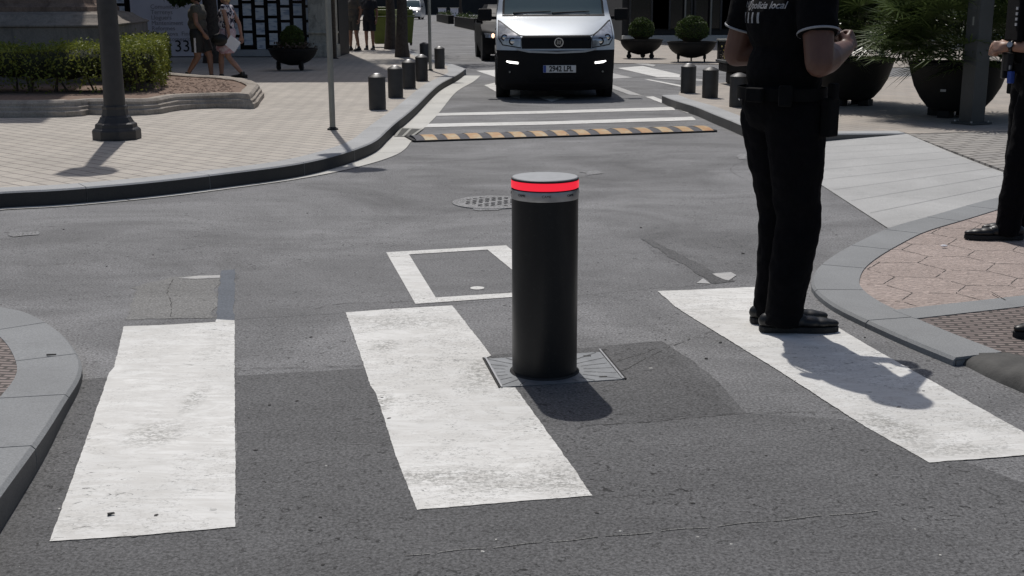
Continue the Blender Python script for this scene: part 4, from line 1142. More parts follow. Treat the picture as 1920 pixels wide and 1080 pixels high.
# bowl planters on castors
def bush(bm, c, rx, rz_, n, size, rnd, cut=-.55):
    for k in range(n):
        d = Vector((rnd.gauss(0, 1), rnd.gauss(0, 1), rnd.gauss(0, 1))).normalized()
        if d.z < cut: d.z = -d.z
        q = 1 - abs(rnd.gauss(0, .09)); lump = 1 + .05 * math.sin(d.x * 9 + c[0]) * math.cos(d.y * 8) + .03 * math.sin(d.z * 15)
        p = Vector(c) + Vector((d.x * rx, d.y * rx, d.z * rz_)) * q * lump
        leaf_quad(bm, p, size, rnd, .2)
def bowl(label, p, zb, R_, H_, br, bh, seed, group='round bowl planters on castors', twigs=False):
    t = thing('bowl_planter', label, 'planter', (p.x, p.y, zb), seed, group)
    rnd = random.Random(seed)
    z0 = .10
    prof = [(.10, z0)] + [(R_ * math.sin(a) * 1.0, z0 + (H_ - z0) * (1 - math.cos(a))) for a in [PI / 2 * k / 10 for k in range(2, 10)]] + [(R_ * .985, H_ - .04), (R_ * 1.03, H_ - .035), (R_ * 1.03, H_), (R_ * .95, H_), (R_ * .93, H_ - .07), (.01, H_ - .07)]
    bm = NB(); add_lathe(bm, prof, 48); obj('bowl', bm, M['pot'], t, smooth=40)
    for k in range(3):
        a = 2 * PI * k / 3 + PI / 6; q = R_ * .62
        c_ = Vector((math.cos(a) * q, math.sin(a) * q, .068))
        bm = NB(); add_cone(bm, c_ + Vector((-.02, 0, 0)), c_ + Vector((.02, 0, 0)), .065, .065, 16); wo = obj('castor_wheel', bm, M['rubber'], t, smooth=35)
        bm = NB(); add_box(bm, c_ + Vector((0, 0, .06)), (.075, .07, .10)); add_cone(bm, c_ + Vector((0, 0, .08)), c_ + Vector((0, 0, .20)), .03, .05, 8); obj('castor_fork', bm, M['pot'], wo, bevel=.01)
    bm = NB(); add_lathe(bm, [(R_ * .93, H_ - .065), (.02, H_ - .02)], 24, cap=False); obj('earth', bm, M['soil'], t)
    bm = NB(); bush(bm, (0, 0, H_ + bh * .42), br, bh * .58, 4200, .024, rnd); bo = obj('bush', bm, M['bush'], t)
    bm = NB(); add_sphere(bm, (0, 0, H_ + bh * .42), (br * .88, br * .88, bh * .5), 3); obj('inner_core', bm, M['hedge_core'], bo, smooth=True)  # same added solid core, blocking light inside the bush
    if twigs:
        bm = NB()
        for k in range(500): leaf_quad(bm, Vector((rnd.gauss(0, .3) * R_, rnd.gauss(0, .4) * R_, H_ + .02 + abs(rnd.gauss(0, .05)))), .03, rnd)
        obj('ground_cover', bm, M['twig'], t)
    return t
def at_px(x, y, z, s): return G(x, y, z)
bowl('dark bowl planter with a round green bush, the one nearer the right corner bollards', G(1296, 116, .012), .012, .60, .50, .41, .62, 3)
bowl('dark bowl planter with a smaller round bush just right of the van', G(1202, 109.5, .012), .012, .56, .50, .34, .56, 5)
bowl('dark bowl planter with a round bush in front of the property window on the left', G(551, 131.5, ZP), ZP, .49, .44, .24, .45, 7, twigs=True)

# tall round pots with fan palms
def palm_pot(label, p, zb, R_, H_, seed, nf, group='tall dark pots with fan palms', sticker=False, spread=1.0):
    rnd = random.Random(seed)
    t = thing('palm_pot', label, 'planter', (p.x, p.y, zb), 0, group)
    z0 = .075
    prof = [(R_ * .50, z0), (R_ * .58, z0 + .03), (R_ * .74, z0 + H_ * .25), (R_ * .88, z0 + H_ * .5), (R_ * .97, z0 + H_ * .78), (R_, z0 + H_ - .05), (R_ * 1.02, z0 + H_ - .045), (R_ * 1.02, z0 + H_), (R_ * .94, z0 + H_), (R_ * .92, z0 + H_ - .06), (.01, z0 + H_ - .06)]
    bm = NB(); add_lathe(bm, prof, 64); pb = obj('pot', bm, M['pot'], t, smooth=40)
    for k in range(4):
        a = 2 * PI * k / 4 + PI / 4; c_ = (math.cos(a) * R_ * .44, math.sin(a) * R_ * .44, z0 / 2 + .004)
        bm = NB(); add_box(bm, c_, (.14, .14, z0 + .008), rz=a); obj('foot', bm, M['pot'], t, bevel=.006)
    if sticker:
        a = R(-128); rr = R_ * .865; bm = NB(); add_box(bm, (math.cos(a) * rr, math.sin(a) * rr, z0 + H_ * .46), (.062, .005, .034), rot=(Matrix.Rotation(a + PI / 2, 3, 'Z') @ Matrix.Rotation(R(-15), 3, 'X'))); obj('label', bm, M['galv_light'], pb)
    bm = NB(); add_lathe(bm, [(R_ * .93, z0 + H_ - .055), (.02, z0 + H_ - .02)], 24, cap=False); obj('earth', bm, M['soil'], t)
    stems = NB(); bl = NB()
    zt = z0 + H_ - .03
    for k in range(nf):
        a = rnd.uniform(0, 2 * PI); el = rnd.choice((rnd.uniform(-.15, .3), rnd.uniform(-.05, .5), rnd.uniform(.3, 1.0), rnd.uniform(.8, 1.45)))
        b0 = Vector((math.cos(a) * rnd.uniform(0, .16), math.sin(a) * rnd.uniform(0, .16), zt + rnd.uniform(0, .55)))
        d = Vector((math.cos(a) * math.cos(el), math.sin(a) * math.cos(el), math.sin(el)))
        L_ = rnd.uniform(.32, .72) * spread; e = b0 + d * L_ + Vector((0, 0, -.05 * L_))
        add_cone(stems, b0, e, .008, .005, 5)
        side = d.cross(Vector((0, 0, 1))).normalized(); upv = side.cross(d).normalized()
        q = Quaternion(d, rnd.uniform(-.7, .7)); side = q @ side; upv = q @ upv
        nbld = rnd.randint(15, 21); bl_l = rnd.uniform(.30, .46) * spread
        for i in range(nbld):
            th = R(-115 + 230 * i / (nbld - 1)) + rnd.uniform(-.04, .04)
            dd = (d * math.cos(th) + side * math.sin(th) + upv * .12).normalized()
            ll = bl_l * (1 - .25 * abs(th) / 2) * rnd.uniform(.85, 1.08)
            w_ = dd.cross(upv).normalized() * .0125
            p0 = e; p1 = e + dd * ll * .5; droop = Vector((0, 0, -1)) * ll * rnd.uniform(.03, .22)
            p2 = e + dd * ll + droop
            v = [bl.verts.new(x) for x in (p0 - w_ * .4, p0 + w_ * .4, p1 + w_, p1 - w_, p2)]
            bl.faces.new((v[0], v[1], v[2], v[3])); bl.faces.new((v[3], v[2], v[4]))
    obj('stalks', stems, M['palm'], t); obj('fronds', bl, M['palm'], t)
    return t
palm_pot('tall dark pot with a dense fan palm beside the square column', G(1790, 218, ZP), ZP, .545, .55, 21, 200, sticker=True, spread=1.28)
palm_pot('tall dark pot with a fan palm partly hidden behind the standing officer', G(1592, 196, ZP), ZP, .53, .53, 22, 190, spread=1.2)

# rectangular flower planter behind the officer
c = G(1405, 157, ZP)
fp = thing('flower_planter', 'tapered dark planter box with a few yellow flowers behind the right corner bollards', 'planter', (c.x, c.y, ZP), R(4))
bm = NB(); add_box(bm, (0, 0, .10), (.70, .45, .20)); add_box(bm, (0, 0, .275), (.92, .62, .15)); obj('box', bm, M['pot'], fp, bevel=.03)
bm = NB(); add_box(bm, (0, 0, .37), (1.0, .70, .04)); obj('rim', bm, M['grey_iron'], fp, bevel=.006)
bm = NB(); rnd = random.Random(3)
for k in range(700): leaf_quad(bm, Vector((rnd.uniform(-.45, .45), rnd.uniform(-.28, .28), .40 + abs(rnd.gauss(0, .06)))), .03, rnd)
obj('foliage', bm, M['twig'], fp)
bm = NB()
for k in range(160): leaf_quad(bm, Vector((-.36 + rnd.gauss(0, .05), rnd.uniform(-.28, .1), .43 + rnd.uniform(0, .20))), .022, rnd)
obj('flowers', bm, M['flower_leaf'], fp)
c = G(1362, 118, .012); ub = thing('bollard_box', 'dark cabinet post with a pale lid between the bowl planter and the officer', 'cabinet', (c.x, c.y, .012))
bm = NB(); add_box(bm, (0, 0, .26), (.42, .34, .52)); obj('cabinet', bm, M['pot'], ub, bevel=.02)
bm = NB(); add_box(bm, (0, 0, .55), (.46, .38, .05)); obj('lid', bm, M['galv'], ub, bevel=.01)

# two green wheeled bins behind the trunks
def bin_(label, p, seed):
    t = thing('wheeled_bin', label, 'bin', (p.x, p.y, ZP), seed, 'lime green wheeled bins')
    bm = NB(); vs = []
    for z, a, b in ((.10, .22, .24), (.95, .29, .33)):
        vs.append([bm.verts.new((x * a, y * b, z)) for x, y in ((-1, -1), (1, -1), (1, 1), (-1, 1))])
    for i in range(4): bm.faces.new((vs[0][i], vs[0][(i + 1) % 4], vs[1][(i + 1) % 4], vs[1][i]))
    bm.faces.new(list(reversed(vs[0]))); bm.faces.new(vs[1]); obj('body', bm, M['green_plastic'], t, bevel=.03)
    bm = NB(); add_box(bm, (0, 0, .985), (.62, .70, .05)); add_box(bm, (0, -.02, 1.09), (.50, .56, .16)); add_box(bm, (0, .02, 1.20), (.34, .40, .10)); obj('lid', bm, M['green_plastic'], t, bevel=.06)
    for s in (-1, 1):
        bm = NB(); add_cone(bm, (s * .26, .26, .10), (s * .31, .26, .10), .10, .10, 16); obj('wheel', bm, M['rubber'], t, smooth=35)
bin_('lime green wheeled bin showing right of the near tree trunk', G(758, 86, ZP), .3)
bin_('lime green wheeled bin showing left of the two tree trunks', G(716, 88, ZP), .1)

# ================================================================== VEHICLES
def wheel(bm_t, bm_r, c, r, w_, n=32):
    x, y, z = c
    def lat(bm, prof):
        rings = []
        for rr, dx in prof: rings.append([bm.verts.new((x + dx, y + rr * math.cos(2 * PI * i / n), z + rr * math.sin(2 * PI * i / n))) for i in range(n)])
        for a, b in zip(rings, rings[1:]):
            for i in range(n): bm.faces.new((a[i], a[(i + 1) % n], b[(i + 1) % n], b[i]))
        bm.faces.new(rings[0]); bm.faces.new(rings[-1])
    lat(bm_t, [(r * .66, -w_ / 2), (r * .93, -w_ / 2), (r, -w_ * .38), (r, w_ * .38), (r * .93, w_ / 2), (r * .66, w_ / 2)])
    lat(bm_r, [(r * .64, -w_ * .49), (r * .60, -w_ * .35), (r * .15, -w_ * .42), (r * .15, w_ * .42), (r * .60, w_ * .35), (r * .64, w_ * .49)])

def vehicle(name, label, cat, loc, rz, prof, halfw, sweep, length, paint, wheels, wr, glass, split_z, rear, bumper_mat, roofy):
    """front profile: rows (z, y) from the sill to the roof; halfw rows (z, half width); returns the thing and the surface function"""
    t = thing(name, label, cat, loc, rz)
    def lerp_t(tab, z):
        if z <= tab[0][0]: return tab[0][1]
        for (a, va), (b, vb) in zip(tab, tab[1:]):
            if z <= b: 
                f = (z - a) / (b - a); return va + (vb - va) * f
        return tab[-1][1]
    hw = lambda z: lerp_t(halfw, z)
    def S(x, z, off=0.0):
        u = min(1.0, abs(x) / hw(z))
        return Vector((x, lerp_t(prof, z) + lerp_t(sweep, z) * u ** 3.2 - off, z))
    def patch(nm, poly, mat, off, par=t, thick=0.0, grid=.03, smooth=True):
        """piece of the front skin whose outline is given in x, z"""
        bm = NB(); xs = [p[0] for p in poly]; zs = [p[1] for p in poly]
        P3 = [Vector((p[0], p[1], 0)) for p in poly]
        # subdivide the polygon on a grid
        b2 = bmesh.new(); vs = [b2.verts.new(p) for p in P3]; f = b2.faces.new(vs)
        k = math.ceil((max(xs) - min(xs)) / grid); kz = math.ceil((max(zs) - min(zs)) / grid)
        for i in range(1, k):
            x = min(xs) + (max(xs) - min(xs)) * i / k
            bmesh.ops.bisect_plane(b2, geom=b2.verts[:] + b2.edges[:] + b2.faces[:], plane_co=(x, 0, 0), plane_no=(1, 0, 0))
        for i in range(1, kz):
            z = min(zs) + (max(zs) - min(zs)) * i / kz
            bmesh.ops.bisect_plane(b2, geom=b2.verts[:] + b2.edges[:] + b2.faces[:], plane_co=(0, z, 0), plane_no=(0, 1, 0))
        for v in b2.verts: v.co = S(v.co.x, v.co.y, off)
        if thick:
            r_ = bmesh.ops.extrude_face_region(b2, geom=b2.faces[:])
            bmesh.ops.translate(b2, verts=[e for e in r_['geom'] if isinstance(e, bmesh.types.BMVert)], vec=(0, -thick, 0))
        bmesh.ops.recalc_face_normals(b2, faces=b2.faces[:])
        b2.normal_update()
        bm.free()
        o = obj(nm, b2, mat, par, smooth=40 if smooth else False)
        # face the front
        me = o.data
        if not thick and me.polygons and sum(p.normal.y for p in me.polygons) > 0:
            me.flip_normals()
        return o
    # skin
    zs = []
    z = prof[0][0]; ztop = prof[-1][0]
    while z < ztop: zs.append(z); z += .035
    zs.append(ztop)
    NU = 28
    bm = NB(); rows = []
    for z in zs:
        rows.append([bm.verts.new(S(hw(z) * math.sin(PI / 2 * u), z)) for u in [-1 + 2 * i / NU for i in range(NU + 1)]])
    for z, a, b in zip(zs, rows, rows[1:]):
        for i in range(NU):
            f = bm.faces.new((a[i], a[i + 1], b[i + 1], b[i])); f.material_index = 1 if z < split_z else 0
    # sides with a rear
    for s, ix in ((-1, 0), (1, -1)):
        col_f = [r[ix] for r in rows]
        prev = col_f; 
        stations = [.25, .5, .75, .97]
        ends = []
        for st in stations:
            cur = []
            for k, z in enumerate(zs):
                y0 = col_f[k].co.y; y1 = length - rear * (z / ztop) ** 2
                cur.append(bm.verts.new((s * hw(z) * (1.0 if st < .9 else .985), y0 + (y1 - y0) * st, z)))
            for k in range(len(zs) - 1):
                vs = (prev[k], prev[k + 1], cur[k + 1], cur[k]); f = bm.faces.new(vs if s > 0 else tuple(reversed(vs))); f.material_index = 1 if zs[k] < split_z * .6 else 0
            prev = cur; ends.append(cur)
        if s < 0: Lc = ends
        else: Rc = ends
    allL = [[r[0] for r in rows]] + Lc; allR = [[r[-1] for r in rows]] + Rc
    # roof, floor, tail
    for k in (0, -1):
        for i in range(len(allL) - 1):
            if i == 0:
                row = rows[k]; vs = list(row) + [allR[1][k], allL[1][k]]
                bm.faces.new(vs)
            else: bm.faces.new((allL[i][k], allL[i + 1][k], allR[i + 1][k], allR[i][k]))
    for k in range(len(zs) - 1): bm.faces.new((allL[-1][k], allL[-1][k + 1], allR[-1][k + 1], allR[-1][k]))
    bmesh.ops.recalc_face_normals(bm, faces=bm.faces[:])
    obj('body', bm, [paint, bumper_mat], t, smooth=35)
    for (wx, wy) in wheels:
        for s in (-1, 1):
            bt, br = NB(), NB(); wheel(bt, br, (s * wx, wy, wr), wr, .21)
            bmesh.ops.recalc_face_normals(bt, faces=bt.faces[:]); bmesh.ops.recalc_face_normals(br, faces=br.faces[:])
            wo = obj('wheel', br, M['galv'], t, smooth=40); obj('tyre', bt, M['rubber'], wo, smooth=40)
            bm = NB(); add_cone(bm, (s * (wx + .0), wy, wr + .02), (s * (wx + .115), wy, wr + .02), wr * 1.16, wr * 1.16, 32); obj('wheel_arch', bm, M['black'], t)
    return t, S, patch, hw

vp = G(1044, 190)
van, S, patch, hw = vehicle('van', 'silver white van with lit running lamps waiting before the stop lines', 'van', (vp.x, vp.y + .06, 0), R(1.0),
    [(.15, .10), (.24, .02), (.45, 0.0), (.72, 0.0), (.76, .015), (.92, .03), (.96, .07), (1.02, .20), (1.10, .40), (1.18, .66), (1.245, .93), (1.30, 1.00), (1.60, 1.26), (1.85, 1.50), (1.90, 1.62), (1.93, 1.9)],
    [(.15, .80), (.24, .865), (.5, .885), (.8, .895), (1.0, .895), (1.25, .885), (1.6, .83), (1.85, .76), (1.93, .66)],
    [(.15, .30), (.6, .34), (.95, .36), (1.1, .28), (1.25, .16), (1.6, .10), (1.93, .04)],
    4.9, M['van_paint'], ((.79, .98), (.79, 4.0)), .315, None, .735, .25, M['bumper'], 1.9)
# panels; x to the right of the picture is +x here
pa = lambda *a, **k: patch(*a, **k)
patch('grille', [(-.52, .77), (.52, .77), (.525, .93), (.50, .955), (-.50, .955), (-.525, .93)], M['grille'], .006)
patch('bumper_lip', [(-.60, .775), (-.40, .742), (0, .728), (.40, .742), (.60, .775), (.60, .752), (.42, .715), (0, .700), (-.42, .715), (-.60, .752)], M['galv_light'], .008, thick=.008)
bl_ = patch('lower_grille', [(-.45, .26), (.45, .26), (.50, .35), (-.50, .35)], M['grille'], .004)
for z in (.275, .30, .325):
    bm = NB(); add_box(bm, (0, -.012, z), (.9, .01, .008)); obj('slat', bm, M['bumper'], bl_)
for s in (-1, 1):
    q = lambda L: [(s * x, z) for x, z in (L if s > 0 else L)]
    hl = patch('headlight', q([(.535, .79), (.80, .83), (.858, .92), (.862, 1.16), (.835, 1.15), (.70, 1.05), (.56, .955), (.535, .93)]), M['lens'], .008)
    patch('housing', q([(.53, .775), (.81, .815), (.868, .91), (.872, 1.185), (.83, 1.17), (.69, 1.065), (.55, .965), (.528, .93)]), M['grille'], .004, par=hl)
    for cx, cz, rr in ((.655, .875, .058), (.775, .93, .05)):
        c_ = S(s * cx, cz, .012); bm = NB(); add_cone(bm, c_ + Vector((0, .02, 0)), c_ - Vector((0, .004, 0)), rr, rr, 24); add_ = obj('reflector', bm, M['grille'], hl, smooth=35)
        bm = NB(); add_sphere(bm, c_, (rr * .72, .012, rr * .72), 2); obj('bulb_lens', bm, M['chrome'], hl, smooth=True)
    dr = patch('running_lamp', q([(.575, .545), (.70, .555), (.755, .575), (.745, .592), (.68, .585), (.575, .575)]), M['drl'], .012, thick=.004)
    patch('lamp_recess', q([(.54, .52), (.72, .53), (.80, .575), (.78, .62), (.68, .61), (.54, .60)]), M['grille'], .005, par=dr)
    c_ = S(s * .70, .425, .004); bm = NB(); add_cone(bm, c_ + Vector((0, .02, 0)), c_ - Vector((0, .006, 0)), .03, .03, 20); fo = obj('fog_lamp', bm, M['grille'], van, smooth=35)
    bm = NB(); add_sphere(bm, c_, (.018, .012, .018), 2); obj('fog_lens', bm, M['galv'], fo, smooth=True)
# bonnet shut line, windscreen, scuttle
patch('bonnet_edge', [(-.70, 1.065), (-.55, .975), (-.50, .966), (.50, .966), (.55, .975), (.70, 1.065), (.70, 1.058), (.55, .965), (.50, .957), (-.50, .957), (-.55, .965), (-.70, 1.058)], M['grille'], .003)
patch('scuttle', [(-.80, 1.235), (.80, 1.235), (.80, 1.262), (-.80, 1.262)], M['bumper'], .008)
ws = patch('windscreen', [(-.765, 1.265), (.765, 1.265), (.755, 1.45), (.70, 1.72), (.655, 1.84), (-.655, 1.84), (-.70, 1.72), (-.755, 1.45)], M['windscreen'], .006, grid=.06)
patch('windscreen_seal', [(-.80, 1.262), (.80, 1.262), (.79, 1.45), (.735, 1.72), (.69, 1.865), (-.69, 1.865), (-.735, 1.72), (-.79, 1.45)], M['rubber'], .003, par=ws, grid=.06)
# things seen through the screen: dashboard top as a lighter band on the glass inside
for s, x0 in ((1, -.62), (1, -.02)):
    a_ = S(x0, 1.285, .03); b_ = S(x0 + .58, 1.31, .03)
    bm = NB(); add_cone(bm, a_, b_, .010, .006, 6); add_cone(bm, a_ + Vector((0, .03, -.01)), a_, .012, .012, 6); obj('wiper', bm, M['rubber'], van)
for s in (-1, 1):
    bm = NB(); add_box(bm, (s * 1.07, 1.12, 1.26), (.22, .11, .19)); mo = obj('mirror', bm, M['bumper'], van, bevel=.03, seg=3)
    bm = NB(); add_box(bm, (s * .93, 1.16, 1.21), (.14, .05, .05)); obj('mirror_arm', bm, M['bumper'], mo, bevel=.01)
    bm = NB(); add_box(bm, (s * 1.07, 1.178, 1.26), (.18, .01, .15)); obj('mirror_glass', bm, M['chrome'], mo)
    bm = NB(); vs = [(s * .872, 1.35, 1.32), (s * .872, 2.25, 1.32), (s * .80, 2.25, 1.74), (s * .80, 1.62, 1.74)]
    vs = [(x + s * .008, y, z) for x, y, z in vs]; f = bm.faces.new([bm.verts.new(v) for v in vs]); obj('side_window', bm, M['glass_dark'], van)
    bm = NB(); add_box(bm, (s * .893, 2.2, 1.02), (.02, .16, .03)); obj('door_handle', bm, M['bumper'], van, bevel=.005)
# badge, number plate
bx = S(.03, .862, .012)
bm = NB(); add_cone(bm, bx + Vector((0, .012, 0)), bx + Vector((0, -.006, 0)), .070, .070, 40); bd = obj('badge', bm, M['chrome'], van, smooth=35)
bm = NB(); add_cone(bm, bx + Vector((0, .0, 0)), bx + Vector((0, -.008, 0)), .054, .054, 40); di = obj('badge_disc', bm, M['grille'], bd)
bm = NB(); 
for q in (-.026, -.010, .010, .026): add_box(bm, bx + Vector((q, -.010, 0)), (.007, .004, .058))
add_box(bm, bx + Vector((-.018, -.010, .026)), (.02, .004, .007)); add_box(bm, bx + Vector((.018, -.010, .002)), (.02, .004, .007))
obj('badge_letters', bm, M['chrome'], bd)
pc = Vector((.04, -.014, .475))
bm = NB(); add_box(bm, pc, (.49, .012, .108)); npl = obj('number_plate', bm, M['plate'], van, bevel=.003)
bm = NB(); add_box(bm, pc + Vector((-.222, -.007, 0)), (.042, .004, .102)); obj('plate_strip', bm, M['plate_blue'], npl)
bm = text_bm('2942 LPL', .112, .001, 'CENTER', .0036); bmesh.ops.rotate(bm, verts=bm.verts, cent=(0, 0, 0), matrix=Matrix.Rotation(PI / 2, 3, 'X'))
bmesh.ops.scale(bm, verts=bm.verts, vec=(.84, 1, 1)); bmesh.ops.translate(bm, verts=bm.verts, vec=pc + Vector((.022, -.008, 0))); obj('plate_lettering', bm, M['ink'], npl)

def saloon(name, label, cat, loc, rz, paint, lit, lampm, tall=False):
    k = 1.0
    if tall: prof = [(.18, .10), (.3, .02), (.7, 0.0), (.95, .05), (1.05, .3), (1.15, .7), (1.25, .85), (1.7, 1.2), (2.0, 1.5), (2.05, 1.8)]; hwt = [(.18, .85), (.4, .93), (1.1, .94), (1.7, .86), (2.05, .75)]; L_ = 5.0; top = 2.0
    else: prof = [(.18, .10), (.28, .02), (.55, 0.0), (.68, .03), (.76, .14), (.84, .45), (.93, .95), (.98, 1.05), (1.20, 1.45), (1.38, 1.85), (1.43, 2.2)]; hwt = [(.18, .80), (.4, .87), (.9, .88), (1.1, .78), (1.43, .60)]; L_ = 4.4; top = 1.35
    t, S, patch, hw = vehicle(name, label, cat, loc, rz, prof, hwt, [(.18, .4), (.7, .45), (.95, .2), (1.43, .08)], L_, paint, ((.76, .85), (.76, 3.4)), .32, None, .30, .4, M['bumper'], 2)
    zb = prof[-5][0] if not tall else 1.26
    w0 = hw(zb) - .07
    if tall: patch('windscreen', [(-w0, 1.27), (w0, 1.27), (hw(1.9) - .08, 1.92), (-hw(1.9) + .08, 1.92)], M['windscreen'], .006, grid=.1)
    else: patch('windscreen', [(-.74, .985), (.74, .985), (.60, 1.33), (-.60, 1.33)], M['car_glass'], .006, grid=.1)
    z0 = .62 if not tall else .80
    patch('grille', [(-.32, z0 - .10), (.32, z0 - .10), (.40, z0 + .03), (-.40, z0 + .03)], M['grille'], .006)
    for s in (-1, 1):
        h_ = patch('headlight', [(s * .48, z0 - .03), (s * .80, z0 - .02), (s * .83, z0 + .10), (s * .50, z0 + .07)], M['lens'], .008)
        if lit:
            c_ = S(s * .62, z0 + .03, .02); bm = NB(); add_sphere(bm, c_, (.045, .03, .06), 2); obj('lit_lamp', bm, lampm, h_, smooth=True)
        bm = NB(); add_box(bm, (s * (hw(1.0) + .07), 1.25, (1.02 if not tall else 1.35)), (.16, .09, .12)); obj('mirror', bm, M['bumper'], t, bevel=.02)
    bm = NB(); add_box(bm, (0, -.012, z0 - .22), (.50, .012, .11)); obj('number_plate', bm, M['plate'], t)
    return t
p = G(930, 116); saloon('car', 'black car with a lit headlight half hidden behind the silver white van', 'car', (p.x + .56, p.y, 0), R(5), M['car_black'], True, M['carlamp'])
p = G(777, 37); saloon('van', 'white van driving far up the road behind the green bin', 'van', (p.x - .35, p.y, 0), R(-3), M['car_white'], True, M['drl'], tall=True)
bm = NB(); add_poly(bm, px([(868, 131.5), (855, 140.5), (842, 138), (838, 126), (850, 121.5), (873.5, 129.5)], ZP - 0.001)); structure('kerb', bm, M['kerb'])

# ================================================================== PEOPLE
V = Vector
def cap_(bm, a, b, r1, r2, n=14):
    add_cone(bm, a, b, r1, r2, n); add_sphere(bm, a, r1, 2); add_sphere(bm, b, r2, 2)

def hand(bm, wrist, d, palm_n, side, curl, s=1.0, fan=.05):
    """a palm with four unequal fingers and a thumb; d points from wrist to knuckles, side is +1 when the thumb lies along d x palm_n"""
    d = d.normalized(); palm_n = (palm_n - d * palm_n.dot(d)).normalized(); lat = d.cross(palm_n).normalized() * side
    L = .088 * s
    cap_(bm, wrist, wrist + d * .03 * s, .027 * s, .029 * s)
    offs = (.030, .010, -.010, -.029); lens = (.072, .080, .074, .058); rad = (.0098, .0102, .0097, .0088)
    for o_, ln, r in zip(offs, lens, rad):
        base = wrist + lat * o_ * .62 * s + d * .012 * s
        kn = wrist + lat * o_ * s + d * (L - abs(o_ - .008) * .25) - palm_n * .004
        cap_(bm, base, kn, .0155 * s, .0128 * s, 10)
        dd = (d + lat * o_ * fan * 10).normalized(); p = kn
        ax = dd.cross(palm_n).normalized()
        for q, f in enumerate((.46, .30, .24)):
            dd = Quaternion(ax, curl[q]) @ dd
            e = p + dd * ln * f * 1.05 * s
            cap_(bm, p, e, r * s * (1.08 - .08 * q), r * s * (1.0 - .08 * q), 10); p = e
    b0 = wrist + lat * .020 * s + d * .018 * s + palm_n * .006
    t1 = b0 + (lat * .75 + d * .62 + palm_n * .35).normalized() * .042 * s
    tdir = (d * .95 + lat * .10 + palm_n * (.35 + .45 * (curl[0] > .8))).normalized()
    if curl[0] > .8: tdir = (d * .55 - lat * .35 + palm_n * .75).normalized()
    t2 = t1 + tdir * .032 * s; t3 = t2 + (tdir - lat * .2).normalized() * .026 * s
    cap_(bm, b0, t1, .0175 * s, .0130 * s, 10); cap_(bm, t1, t2, .0118 * s, .0108 * s, 10); cap_(bm, t2, t3, .0105 * s, .0090 * s, 10)

J0 = dict(hipR=(.09, 0, .92), hipL=(-.09, 0, .92), kneeR=(.10, .03, .50), kneeL=(-.10, .03, .50), ankR=(.105, -.01, .085), ankL=(-.105, -.01, .085),
          shR=(.185, -.01, 1.42), shL=(-.185, -.01, 1.42), elR=(.245, -.03, 1.14), elL=(-.245, -.03, 1.14), wrR=(.25, .06, .90), wrL=(-.25, .06, .90),
          neck=(0, -.01, 1.48), head=(0, .03, 1.635), pelvis=(0, 0, .96), waist=(0, .01, 1.10), chest=(0, .01, 1.30))

